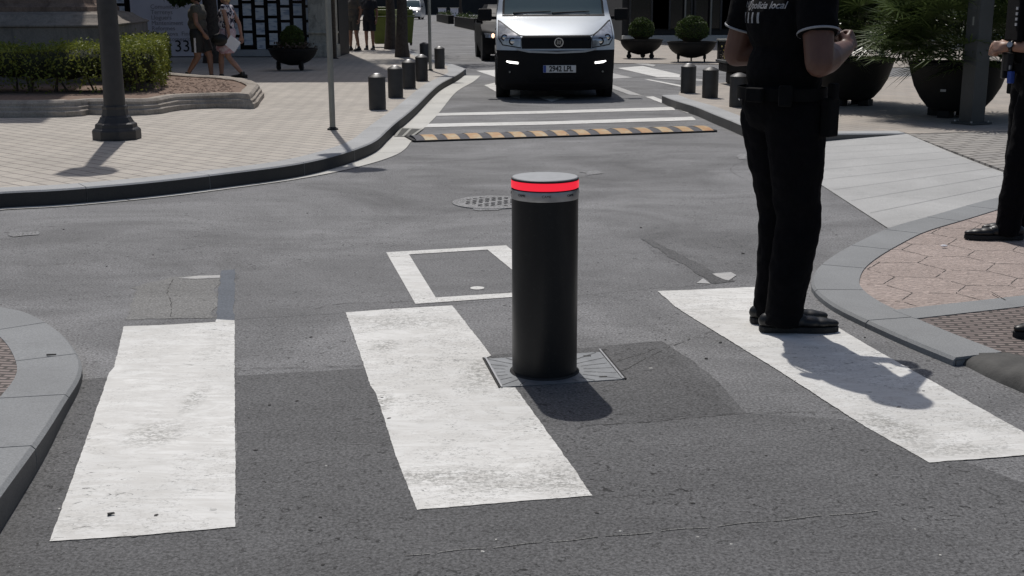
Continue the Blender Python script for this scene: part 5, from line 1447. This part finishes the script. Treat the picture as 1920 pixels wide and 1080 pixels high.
def person(label, loc, rz, J=None, k=1.0, fat=1.0, voxel=.012, shirt='uniform', lower='trousers', lmat='trouser', smat=None, skin='skin', hair='hair_dark', hair_len=0, sleeve=.55,
           shoe='leather', hem=.0, footyaw=(.0, .0), curl=(.35, .4, .3), handdir=None, palm=None, belt=False, group=None, female=False, legr=(.088, .060, .062), armr=(.052, .040, .030), lean=0.0, bell=None, socks=None):
    t = thing('person', label, 'person', loc, rz, group)
    j = {a: V(b) * k for a, b in J0.items()}
    for a, b in (J or {}).items(): j[a] = V(b) * k
    f_ = fat
    # ---- body: one continuous skin
    bm = NB()
    def torso(bm, g=0.0, lowz=True, only_low=False):
        if lowz: add_sphere(bm, j['pelvis'], ((.155 * f_ + g) * k, (.115 * f_ + g) * k, (.13 + g) * k), 3)
        if not only_low:
            add_sphere(bm, j['waist'], ((.140 * f_ + g) * k, (.118 * f_ + g) * k, (.17 + g) * k), 3)
            add_sphere(bm, j['waist'] + V((0, .025 * (f_ - .7), .02)) * k, ((.130 * f_ + g) * k, (.115 * f_ + g) * k, (.12 + g) * k), 3)
            add_sphere(bm, j['chest'], ((.165 * f_ + g) * k, (.118 * f_ + g) * k, (.165 + g) * k), 3)
            if female:
                for s in (-1, 1): add_sphere(bm, j['chest'] + V((s * .07, .075, -.01)) * k, (.065 + g) * k, 3)
            for s, n in ((1, 'shR'), (-1, 'shL')):
                cap_(bm, j['chest'] + V((0, -.01, .07)) * k, j[n] - V((s * .02, 0, .0)) * k, (.085 * f_ + g) * k, (.062 + g) * k)
            cap_(bm, j['chest'] + V((0, -.005, .12)) * k, j['neck'] - V((0, 0, .03)) * k, (.085 + g) * k, (.056 + g * .6) * k)
    torso(bm)
    hd = j['head']
    cap_(bm, j['neck'] - V((0, 0, .06)) * k, hd - V((0, .015, .04)) * k, .056 * k, .052 * k)
    add_sphere(bm, hd + V((0, -.012, .03)) * k, (.076 * k, .095 * k, .088 * k), 3)
    add_sphere(bm, hd + V((0, .022, -.035)) * k, (.058 * k, .068 * k, .078 * k), 3)
    add_sphere(bm, hd + V((0, .055, -.088)) * k, (.027 * k, .024 * k, .022 * k), 2)        # chin
    add_cone(bm, hd + V((0, .088, .012)) * k, hd + V((0, .112, -.028)) * k, .010 * k, .018 * k, 8)   # nose
    add_sphere(bm, hd + V((0, .104, -.030)) * k, .014 * k, 2)
    add_sphere(bm, hd + V((0, .084, .030)) * k, (.050 * k, .012 * k, .008 * k), 2)          # brow
    add_sphere(bm, hd + V((0, .088, -.058)) * k, (.022 * k, .010 * k, .0065 * k), 2)        # lips
    for s in (-1, 1): add_sphere(bm, hd + V((s * .076, -.01, -.005)) * k, (.010 * k, .020 * k, .030 * k), 2)
    for s, S_ in ((1, 'R'), (-1, 'L')):
        sh, el, wr = j['sh' + S_], j['el' + S_], j['wr' + S_]
        cap_(bm, sh, el, armr[0] * k, armr[1] * 1.02 * k); m1 = el.lerp(wr, .28)
        cap_(bm, el, m1, armr[1] * k, armr[1] * 1.06 * k); cap_(bm, m1, wr, armr[1] * 1.06 * k, armr[2] * k * .92)
        hdv = V(handdir[S_]) if handdir else (wr - el)
        pn = V(palm[S_]) if palm else V((-s, 0, 0))
        hand(bm, wr, hdv, pn, s * (1 if True else -1), curl, k)
        hp, kn, an = j['hip' + S_], j['knee' + S_], j['ank' + S_]
        cap_(bm, hp, kn, legr[0] * k * f_ ** .5, legr[1] * k); m2 = kn.lerp(an, .3)
        cap_(bm, kn, m2, legr[1] * .95 * k, .058 * k); cap_(bm, m2, an, .058 * k, .036 * k)
        yaw = footyaw[0 if s > 0 else 1]; fd = Matrix.Rotation(yaw, 3, 'Z') @ V((0, 1, 0))
        cap_(bm, an + V((0, 0, -.035)) * k, an + fd * .13 * k + V((0, 0, -.055)) * k, .034 * k, .026 * k)
    mesh_obj('body', remeshed(bm, voxel), M[skin], t)
    # ---- eyes
    for s in (-1, 1):
        bm = NB(); add_sphere(bm, hd + V((s * .030, .083, .010)) * k, .0115 * k, 2); eo = obj('eye', bm, M['white_cloth'], t, smooth=True)
        bm = NB(); add_sphere(bm, hd + V((s * .030, .0915, .010)) * k, .0052 * k, 2); obj('iris', bm, M['hair_dark'], eo, smooth=True)
    # ---- hair
    bm = NB(); add_sphere(bm, hd + V((0, -.026, .045)) * k, (.087 * k, .098 * k, .090 * k), 3)
    if hair_len > 0:
        add_sphere(bm, hd + V((0, -.075, -.02)) * k, (.068 * k, .05 * k, .09 * k), 3)
        for s in (-1, 1): add_sphere(bm, hd + V((s * .066, -.030, -.02)) * k, (.025 * k, .045 * k, .07 * k), 2)
    if hair_len > 1:
        add_sphere(bm, hd + V((0, -.11, .04)) * k, .045 * k, 2); cap_(bm, hd + V((0, -.13, .03)) * k, hd + V((0, -.15, -.12)) * k, .03 * k, .015 * k)
    h_ = remeshed(bm, max(.008, voxel)); mesh_obj('hair', h_, M[hair], t)
    # ---- shirt
    bm = NB(); torso(bm, .012)
    cz = j['pelvis'].z - .02 * k
    for s, S_ in ((1, 'R'), (-1, 'L')):
        sh, el = j['sh' + S_], j['el' + S_]
        if sleeve > 0:
            e = sh.lerp(el, sleeve); add_sphere(bm, sh, (armr[0] + .018) * k, 3)
            add_cone(bm, sh, e, (armr[0] + .016) * k, (armr[0] * .92 + .018) * k, 24)
        else: add_sphere(bm, sh - V((s * .05, 0, -.01)) * k, (armr[0] + .012) * k, 2)
    so = mesh_obj('shirt', remeshed(bm, voxel, 1), M[shirt], t)
    tx = bpy.data.textures.get('folds') or bpy.data.textures.new('folds', 'CLOUDS'); tx.noise_scale = .11; tx.noise_depth = 2
    dm = so.modifiers.new('folds', 'DISPLACE'); dm.texture = tx; dm.strength = .022; dm.mid_level = .45
    # ---- lower garment
    bm = NB()
    for s, S_ in ((1, 'R'), (-1, 'L')):
        hp, kn, an = j['hip' + S_], j['knee' + S_], j['ank' + S_]
        if lower == 'trousers':
            add_cone(bm, hp, kn, (legr[0] + .022) * k * f_ ** .5, (legr[1] + .020) * k, 24); add_sphere(bm, hp, (legr[0] + .022) * k * f_ ** .5, 3); add_sphere(bm, kn, (legr[1] + .0205) * k, 3)
            e = an + V((0, 0, -.055 + hem)) * k; add_cone(bm, kn, e, (legr[1] + .020) * k, (legr[1] + .006) * k, 24)
            if bell: add_sphere(bm, kn.lerp(e, .35) + V((0, -.02, 0)), .078 * k, 3)
        elif lower == 'shorts':
            e = hp.lerp(kn, .80 + hem); add_cone(bm, hp, e, (legr[0] + .022) * k * f_ ** .5, (legr[0] * .85 + .028) * k, 24); add_sphere(bm, hp, (legr[0] + .022) * k * f_ ** .5, 3)
        elif lower == 'skirt':
            e = hp.lerp(kn, .85 + hem); add_cone(bm, hp, e, (legr[0] + .03) * k, (legr[0] + .045) * k, 24); add_sphere(bm, hp, (legr[0] + .03) * k, 3)
    if lower == 'skirt': add_cone(bm, j['pelvis'] + V((0, 0, .05)), (j['kneeR'] + j['kneeL']) / 2 * .75 + j['pelvis'] * .25, .15 * k, .19 * k, 30)
    torso(bm, .014, True, True)
    lo = mesh_obj(dict(trousers='trousers', shorts='shorts', skirt='skirt')[lower], remeshed(bm, voxel, 1), M[lmat], t)
    dm = lo.modifiers.new('folds', 'DISPLACE'); dm.texture = tx; dm.strength = .026 if lower != 'shorts' else .015; dm.mid_level = .45
    # ---- shoes
    for s, S_ in ((1, 'R'), (-1, 'L')):
        an = j['ank' + S_]; yaw = footyaw[0 if s > 0 else 1]; Rz = Matrix.Rotation(yaw, 3, 'Z')
        bm = NB(); gz = an.z - .085 * k
        for (y, w_, h1) in ((-.050, .036, .040), (0.0, .038, .050), (.06, .041, .038), (.12, .046, .028), (.165, .043, .024), (.195, .030, .020)):
            c_ = an + Rz @ V((0, y, 0)) * k; c_.z = gz + (.024 + h1 * .62) * k
            add_sphere(bm, c_, (w_ * k, .055 * k, h1 * k), 3, Rz)
        add_cone(bm, V((an.x, an.y, gz + .05 * k)), V((an.x, an.y, gz + .13 * k)), .050 * k, .044 * k, 20)
        me = remeshed(bm, max(.006, voxel * .7))
        for v in me.vertices: v.co.z = max(v.co.z, gz + .020 * k)
        sho = mesh_obj('shoe', me, M[shoe], t)
        bm = NB(); prof = [(-.098, .016), (-.085, .034), (-.03, .038), (.05, .041), (.12, .049), (.18, .047), (.225, .032), (.247, .010)]
        up = []; 
        loop = [V((x, y, 0)) for y, x in prof] + [V((-x, y, 0)) for y, x in reversed(prof)]
        lo_ = [bm.verts.new(Rz @ p * k + V((an.x, an.y, gz + .001))) for p in loop]; hi_ = [bm.verts.new(Rz @ p * k + V((an.x, an.y, gz + .026 * k))) for p in loop]
        n = len(loop)
        for i in range(n): bm.faces.new((lo_[i], lo_[(i + 1) % n], hi_[(i + 1) % n], hi_[i]))
        bm.faces.new(list(reversed(lo_))); bm.faces.new(hi_)
        obj('sole', bm, M['rubber'], sho, bevel=.003)
        if voxel < .009:
            bm = NB()
            for q in range(4):
                c_ = an + Rz @ V((0, .055 + q * .020, 0)) * k; c_.z = gz + (.093 - q * .009) * k
                l_ = Rz @ V((.022, 0, -.006)); add_cone(bm, c_ - V((l_.x, l_.y, .006)), c_, .0022, .0022, 6); add_cone(bm, c_, c_ + V((l_.x, l_.y, -.006)), .0022, .0022, 6)
            obj('laces', bm, M['black'], sho)
    return t, j, so, lo

def ring_on(bm, c, d, r, rr, n=40):
    """thin band round a sleeve or wrist"""
    d = d.normalized(); a = d.orthogonal().normalized(); b = d.cross(a)
    vs = []
    for i in range(n):
        th = 2 * PI * i / n; u = a * math.cos(th) + b * math.sin(th)
        vs.append([bm.verts.new(c + u * (r + math.cos(q) * rr[0]) + d * math.sin(q) * rr[1]) for q in (0, PI / 2, PI, 3 * PI / 2)])
    for i in range(n):
        for q in range(4): bm.faces.new((vs[i][q], vs[(i + 1) % n][q], vs[(i + 1) % n][(q + 1) % 4], vs[i][(q + 1) % 4]))

def officer_kit(t, j, so, k=1.0, sleeve=.55, armr=.052, holster=1, print_=True, gear=(), fat=1.0):
    # sleeve trims
    for S_ in 'RL':
        sh, el = j['sh' + S_], j['el' + S_]; e = sh.lerp(el, sleeve * .97)
        bm = NB(); ring_on(bm, e, el - sh, (armr * .92 + .0215) * k, (.0022, .005)); obj('sleeve_trim', bm, M['trim'], so, smooth=True)
    # belt
    p = j['pelvis'] + V((0, 0, .045)) * k
    bm = NB(); n = 60; vs = []
    for i in range(n):
        a = 2 * PI * i / n; x, y = (.158 * fat + .020) * math.cos(a), (.128 * fat + .020) * math.sin(a)
        vs.append([bm.verts.new(p + V((x * q, y * q, z)) * k) for q, z in ((1.0, -.025), (1.035, -.025), (1.035, .025), (1.0, .025))])
    for i in range(n):
        for q in range(4): bm.faces.new((vs[i][q], vs[(i + 1) % n][q], vs[(i + 1) % n][(q + 1) % 4], vs[i][(q + 1) % 4]))
    bmesh.ops.recalc_face_normals(bm, faces=bm.faces[:])
    bo = obj('belt', bm, M['web'], t, smooth=35)
    def on_belt(deg, sx, sy, sz, dz, nm, mat, par=bo, out=.02):
        a = R(deg); q = V(((.158 * fat + .028 + out) * math.cos(a), (.128 * fat + .028 + out) * math.sin(a), dz))
        bm = NB(); add_box(bm, p + q * k, (sx, sy, sz), rz=math.atan2(q.y, q.x)); return obj(nm, bm, mat, par, bevel=.008, seg=3)
    on_belt(18, .045, .075, .16, -.09, 'holster', M['web'], out=.035)
    on_belt(18, .035, .04, .07, .015, 'grip', M['web'], out=.045)
    on_belt(-40, .035, .055, .085, .0, 'pouch', M['web'])
    on_belt(-75, .030, .08, .06, .0, 'pouch', M['web'])
    on_belt(140, .03, .05, .12, .02, 'radio', M['web'])
    for g in gear: on_belt(*g)
    return bo

def printed(so, t, txt, size, xyz, ddir, mat, par, spread=1.0):
    """lettering laid on the cloth: every point is carried along ddir onto the shirt"""
    dg = bpy.context.evaluated_depsgraph_get(); dg.update()
    me = so.evaluated_get(dg).to_mesh(); bvh = BVHTree.FromPolygons([v.co for v in me.vertices], [p.vertices[:] for p in me.polygons])
    bm = text_bm(txt, size, 0.0) if txt else None
    return bvh, bm

# --- officer standing on the crossing, seen from behind
az = R(27) - PI / 2
foot = G(1447, 612, 0)
c1 = person('police officer in black seen from behind, standing on the right crosswalk bar, hands together', (1.155, 5.18, 0.004), az,
    J=dict(ankR=(.10, -.02, .085), ankL=(-.035, .035, .085), kneeR=(.10, .04, .50), kneeL=(-.06, .075, .50), hipR=(.095, 0, .93), hipL=(-.095, .02, .93),
           shR=(.20, -.01, 1.45), shL=(-.20, -.01, 1.45), elR=(.285, -.05, 1.165), elL=(-.275, -.035, 1.185), wrR=(.13, .225, 1.215), wrL=(-.08, .26, 1.225), neck=(0, -.01, 1.52), head=(0, .035, 1.675),
           pelvis=(0, 0, .985), waist=(0, .015, 1.12), chest=(0, .01, 1.33)),
    fat=1.16, voxel=.0065, sleeve=.60, armr=(.069, .057, .037), legr=(.096, .074, .062), footyaw=(-.48, -.52), curl=(1.0, 1.1, .9), skin='skin_shaded',
    handdir=dict(R=(-.42, .75, .45), L=(.55, .65, .45)), palm=dict(R=(-.8, -.2, -.1), L=(.8, -.2, -.1)))
t1, j1, so1, lo1 = c1
bo1 = officer_kit(t1, j1, so1, sleeve=.60, armr=.069, fat=1.16)
dg = bpy.context.evaluated_depsgraph_get(); dg.update()
ev = so1.evaluated_get(dg); me = ev.to_mesh(); bvh = BVHTree.FromPolygons([v.co[:] for v in me.vertices], [tuple(p.vertices) for p in me.polygons]); ev.to_mesh_clear()
def on_back(bm, x0, z0, off=.0012):
    """x0 runs to the wearer's right across the back"""
    for v in bm.verts:
        o_ = V((v.co.x + x0, -1.0, v.co.y + z0)); h = bvh.ray_cast(o_, V((0, 1, 0)))
        yy = h[0].y if h[0] else -.16
        v.co = V((o_.x, yy - off - max(0, v.co.z), o_.z))
    return bm
pr = obj('back_print', on_back(text_bm('policia local', .040, .0002, 'LEFT', .0008), -.062, 1.392), M['print'], so1)
bm = NB(); n = 24; vv = [[bm.verts.new((r_ * math.cos(2 * PI * i / n) * .8, r_ * math.sin(2 * PI * i / n), 0)) for i in range(n)] for r_ in (.016, .024)]
for i in range(n): bm.faces.new((vv[0][i], vv[1][i], vv[1][(i + 1) % n], vv[0][(i + 1) % n]))
obj('emblem', on_back(bm, -.084, 1.395), M['print'], so1)
obj('back_print', on_back(text_bm('MO', .040, .0002, 'LEFT'), -.150, 1.395), M['print'], so1)
for q in range(4):
    bm = NB(); bmesh.ops.create_grid(bm, x_segments=2, y_segments=4, size=.5, matrix=Matrix.Diagonal((.014, .044, 1, 1)))
    obj('back_bar', on_back(bm, -.128 + q * .042, 1.342), M['trim'], so1)
# key ring and small clip at the belt
bm = NB(); add_sphere(bm, j1['pelvis'] + V((-.17, -.09, .01)), .006, 2); obj('stud', bm, M['chrome'], bo1, smooth=True)
bm = NB(); add_sphere(bm, j1['pelvis'] + V((.13, .16, .03)), .007, 2); obj('stud', bm, M['chrome'], bo1, smooth=True)

# --- officer at the right edge, facing left, fists together
c2 = person('police officer in black uniform with a wristwatch, standing on pink paving at the right edge', (3.08, 7.12, .033), R(84),
    J=dict(elR=(.27, -.10, 1.16), elL=(-.25, -.04, 1.12), wrR=(.10, .20, 1.10), wrL=(-.05, .185, 1.125), ankL=(-.10, .12, .085), kneeL=(-.10, .075, .5), hipL=(-.09, 0, .93), ankR=(.12, -.03, .085), kneeR=(.115, .02, .50),
           waist=(0, .015, 1.11), chest=(0, .01, 1.31), shR=(.19, -.01, 1.43), shL=(-.19, -.01, 1.43)),
    fat=1.05, voxel=.0075, sleeve=.55, armr=(.056, .042, .030), legr=(.088, .062, .062), footyaw=(.15, 0.05), curl=(1.1, 1.3, .9), skin='skin',
    handdir=dict(R=(-.55, .55, .05), L=(.35, .95, -.10)), palm=dict(R=(-.6, -.6, -.2), L=(.7, -.3, -.5)))
t2, j2, so2, lo2 = c2
bo2 = officer_kit(t2, j2, so2, armr=.056, fat=1.05, gear=[(112, .04, .035, .11, -.075, 'blue_pouch', M['blue_tag'], None, .03), (95, .035, .05, .10, -.01, 'radio', M['black'], None, .03), (128, .03, .035, .05, .0, 'buckle', M['steel'], None, .03)] if False else [])
for (deg, sz, dz, nm, mt) in ((100, (.04, .06, .10), .00, 'radio', 'black'), (112, (.03, .035, .07), -.085, 'blue_pouch', 'blue_tag'), (106, (.02, .025, .03), -.03, 'buckle', 'steel'), (92, (.045, .04, .15), -.02, 'torch', 'leather')):
    a = R(deg); q = V((.205 * math.cos(a), .185 * math.sin(a), .075 + dz)) + j2['pelvis']
    bm = NB(); add_box(bm, q, sz, rz=a); obj(nm, bm, M[mt], bo2, bevel=.006)
wl_ = j2['wrL']; el_ = j2['elL']; dwr = (wl_ - el_).normalized()
bm = NB(); ring_on(bm, wl_ - dwr * .018, dwr, .033, (.003, .011)); wa = obj('watch', bm, M['watch'], t2, smooth=True)
side_ = V((-1, .2, .25)); side_ = (side_ - dwr * side_.dot(dwr)).normalized()
bm = NB(); cc = wl_ - dwr * .018 + side_ * .034; add_cone(bm, cc, cc + side_ * .009, .020, .019, 24); wc = obj('watch_case', bm, M['watch'], wa)
bm = NB(); add_cone(bm, cc + side_ * .0088, cc + side_ * .0098, .0165, .0165, 24); obj('watch_face', bm, M['steel'], wc)
# vest with its badge
bm = NB(); add_box(bm, j2['chest'] + V((0, .142, -.02)), (.26, .035, .28)); ve = obj('vest_front', bm, M['uniform'], t2, bevel=.014, seg=3)
bm = NB(); add_box(bm, j2['chest'] + V((0, -.14, -.02)), (.28, .03, .30)); obj('vest_back', bm, M['uniform'], t2, bevel=.014, seg=3)
for q in range(4):
    bm = NB(); add_box(bm, j2['chest'] + V((-.09, .163, .03 - q * .030)), (.035, .004, .016)); obj('vest_bar', bm, M['trim'], ve)
bm = NB(); add_cone(bm, j2['chest'] + V((-.10, .150, .22)), j2['chest'] + V((-.09, .165, .10)), .012, .012, 10); obj('microphone', bm, M['galv'], ve)

# --- third officer, only a shoe inside the picture
t3, j3, so3, lo3 = person('black clad officer mostly outside the right edge, one shoe on the tactile bricks', (2.335, 5.06, .033), R(96),
    J=dict(ankL=(-.10, .06, .085), kneeL=(-.10, .05, .5), ankR=(.12, -.14, .085), kneeR=(.11, -.05, .5)), voxel=.010, fat=1.05, skin='skin', footyaw=(-.1, .1))
t3.location = (2.40, 5.02, .033)
officer_kit(t3, j3, so3, fat=1.05)

# --- two women walking left past the planting bed
wy = 21.2
def walk(ph=1):
    return dict(ankR=(.09, .22 * ph, .10), kneeR=(.09, .20 * ph, .50), ankL=(-.09, -.30 * ph, .16), kneeL=(-.09, -.02 * ph, .49), elR=(.23, -.10 * ph, 1.14), wrR=(.24, .02 * ph, .90), elL=(-.235, .06 * ph, 1.14), wrL=(-.22, .22 * ph, .95))
fx = (G(378, 150, ZP).x / G(378, 150, ZP).y) * wy
t4, j4, so4, lo4 = person('woman with dark hair, olive T-shirt and black shorts with a white side stripe, walking left', (fx, wy, ZP), R(84), J=walk(-.8), k=.885, fat=1.36, voxel=.012, shirt='olive', lower='shorts', lmat='black', skin='skin_tan', hair='hair_dark', hair_len=1, sleeve=.35, shoe='leather', female=True, curl=(.4, .4, .3), legr=(.10, .066, .05), armr=(.056, .042, .032))
e_ = j4['hipL']; kk = j4['kneeL']
for sgn in (1, -1):
    hp = j4['hipR' if sgn > 0 else 'hipL']; kn = j4['kneeR' if sgn > 0 else 'kneeL']
    bm = NB(); m0 = hp.lerp(kn, .15); m1_ = hp.lerp(kn, .80); add_cone(bm, m0 + V((sgn * .128, 0, 0)), m1_ + V((sgn * .108, 0, 0)), .018, .018, 8); obj('stripe', bm, M['white_cloth'], lo4)
fx = (G(432, 150, ZP).x / G(432, 150, ZP).y) * (wy + .1)
t5, j5, so5, lo5 = person('blond woman in a printed sleeveless top and pink skirt holding a white paper, walking left', (fx, wy + .1, ZP), R(80), J=dict(walk(1), elR=(.22, -.16, 1.12), wrR=(.20, -.20, .88), elL=(-.235, -.10, 1.13), wrL=(-.24, -.13, .88)), k=.88, fat=1.18, voxel=.012, shirt='print_top', lower='skirt', lmat='skirt', skin='skin', hair='hair_blond', hair_len=1, sleeve=0, shoe='leather', female=True, legr=(.088, .056, .046), armr=(.046, .036, .028))
hb = thing('handbag', 'dark handbag hanging at the hip of the blond woman', 'handbag', V((fx, wy + .1, ZP)) + Matrix.Rotation(R(80), 3, 'Z') @ V((-.23, .06, .72)), R(80))
bm = NB(); add_sphere(bm, (0, 0, 0), (.05, .155, .11), 3); obj('bag', bm, M['leather'], hb, smooth=True)
bm = NB(); 
pts = [V((0, -.13, .04)), V((.03, -.09, .35)), V((.08, -.04, .54)), V((.03, .06, .33)), V((0, .13, .04))]
for a, b in zip(pts, pts[1:]): cap_(bm, a, b, .008, .008, 6)
obj('strap', bm, M['leather'], hb)
ppr = thing('paper_sheet', 'folded white paper in the hand of the blond woman', 'paper', V((fx, wy + .1, ZP)) + Matrix.Rotation(R(80), 3, 'Z') @ V((-.24, -.18, .66)), R(80))
bm = NB(); add_box(bm, (0, 0, 0), (.006, .22, .20), rot=Matrix.Rotation(R(38), 3, 'X')); obj('sheet', bm, M['paper'], ppr)

# --- strollers farther up the left pavement
p = G(665, 95, ZP)
t6, j6, so6, lo6 = person('man in a grey brown T-shirt and grey shorts strolling on the far left pavement', (p.x, p.y, ZP), R(150), J=dict(ankR=(.11, .04, .085), ankL=(-.12, -.05, .085)), k=1.0, fat=1.15, voxel=.016, shirt='grey_cloth', lower='shorts', lmat='grey_shorts', skin='skin_tan', sleeve=.55, shoe='leather', curl=(.4, .4, .3))
p = G(694, 93, ZP)
t7, j7, so7, lo7 = person('person in navy clothes with a walking stick beside the strolling man', (p.x, p.y, ZP), R(170), J=dict(wrR=(.27, .16, .93), elR=(.25, -.03, 1.12)), k=.97, fat=1.2, voxel=.016, shirt='dark_cloth', lower='shorts', lmat='dark_cloth', skin='skin_tan', hair='hair_dark', hair_len=1, sleeve=.6, shoe='leather', hem=.05)
st = thing('walking_stick', 'dark walking stick between the two people on the far left pavement', 'stick', (G(681, 90, ZP).x, p.y - .1, ZP))
bm = NB(); add_cone(bm, (-.05, 0, .01), (.12, .05, .86), .012, .012, 8); obj('shaft', bm, M['black'], st)
bm = NB(); cap_(bm, V((.12, .05, .86)), V((.20, .05, .87)), .014, .014, 8); obj('handle', bm, M['black'], st)
# --- person half hidden behind the palms
p = G(1644, 150, ZP)
person('passer-by in a pale grey shirt half hidden behind the fan palms', (p.x, p.y + 2.0, ZP), R(100), J=dict(elL=(-.25, -.08, 1.15), wrL=(-.24, -.26, .97)), k=1.0, voxel=.014, shirt='white_cloth', lower='trousers', lmat='grey_shorts', skin='skin_tan', sleeve=.5)

# ================================================================== LITTER
def pebble_field(name, label, n, seed, xr, yr, z, mat, big=.007):
    bm = NB(); rr = random.Random(seed)
    for k in range(n):
        p = G(rr.uniform(*xr), rr.uniform(*yr), z); q = big * rr.random() ** 2 + .0018
        add_sphere(bm, p + V((0, 0, q * .3)), (q * rr.uniform(.8, 1.8), q, q * .5), 1, Matrix.Rotation(rr.uniform(0, 3), 3, 'Z'))
    return tag(obj(name, bm, mat), label, 'grit', kind='stuff')
pebble_field('grit', 'dark grit scattered over the asphalt', 150, 1, (-50, 1950), (300, 1070), .0, M['joint'], .006)
pebble_field('grit', 'pale grit scattered over the asphalt', 70, 2, (-50, 1950), (300, 1070), .0, M['gutter'], .004)
p = G(1770, 463, ZI); t = thing('foil_scrap', 'small shiny scrap lying on the pink paving in front of the shoe', 'litter', (p.x, p.y, ZI + .001))
bm = NB(); add_sphere(bm, (0, 0, .006), (.022, .014, .007), 1); obj('foil', bm, M['paper'], t)
p = G(96, 668, .04); t = thing('twig', 'short dark twig lying on the near left kerb', 'twig', (p.x, p.y, .043))
bm = NB(); add_cone(bm, (-.018, 0, .003), (.018, .006, .003), .004, .003, 6); obj('stick', bm, M['joint'], t)
p = G(208, 966, .0036); t = thing('twig', 'dark curled leaf scrap on the left crosswalk bar', 'leaf', (p.x, p.y, .005))
bm = NB(); add_cone(bm, (-.008, -.004, .003), (.008, .004, .004), .005, .003, 6); add_sphere(bm, (.006, .002, .004), (.006, .004, .003), 1); obj('leaf', bm, M['joint'], t)
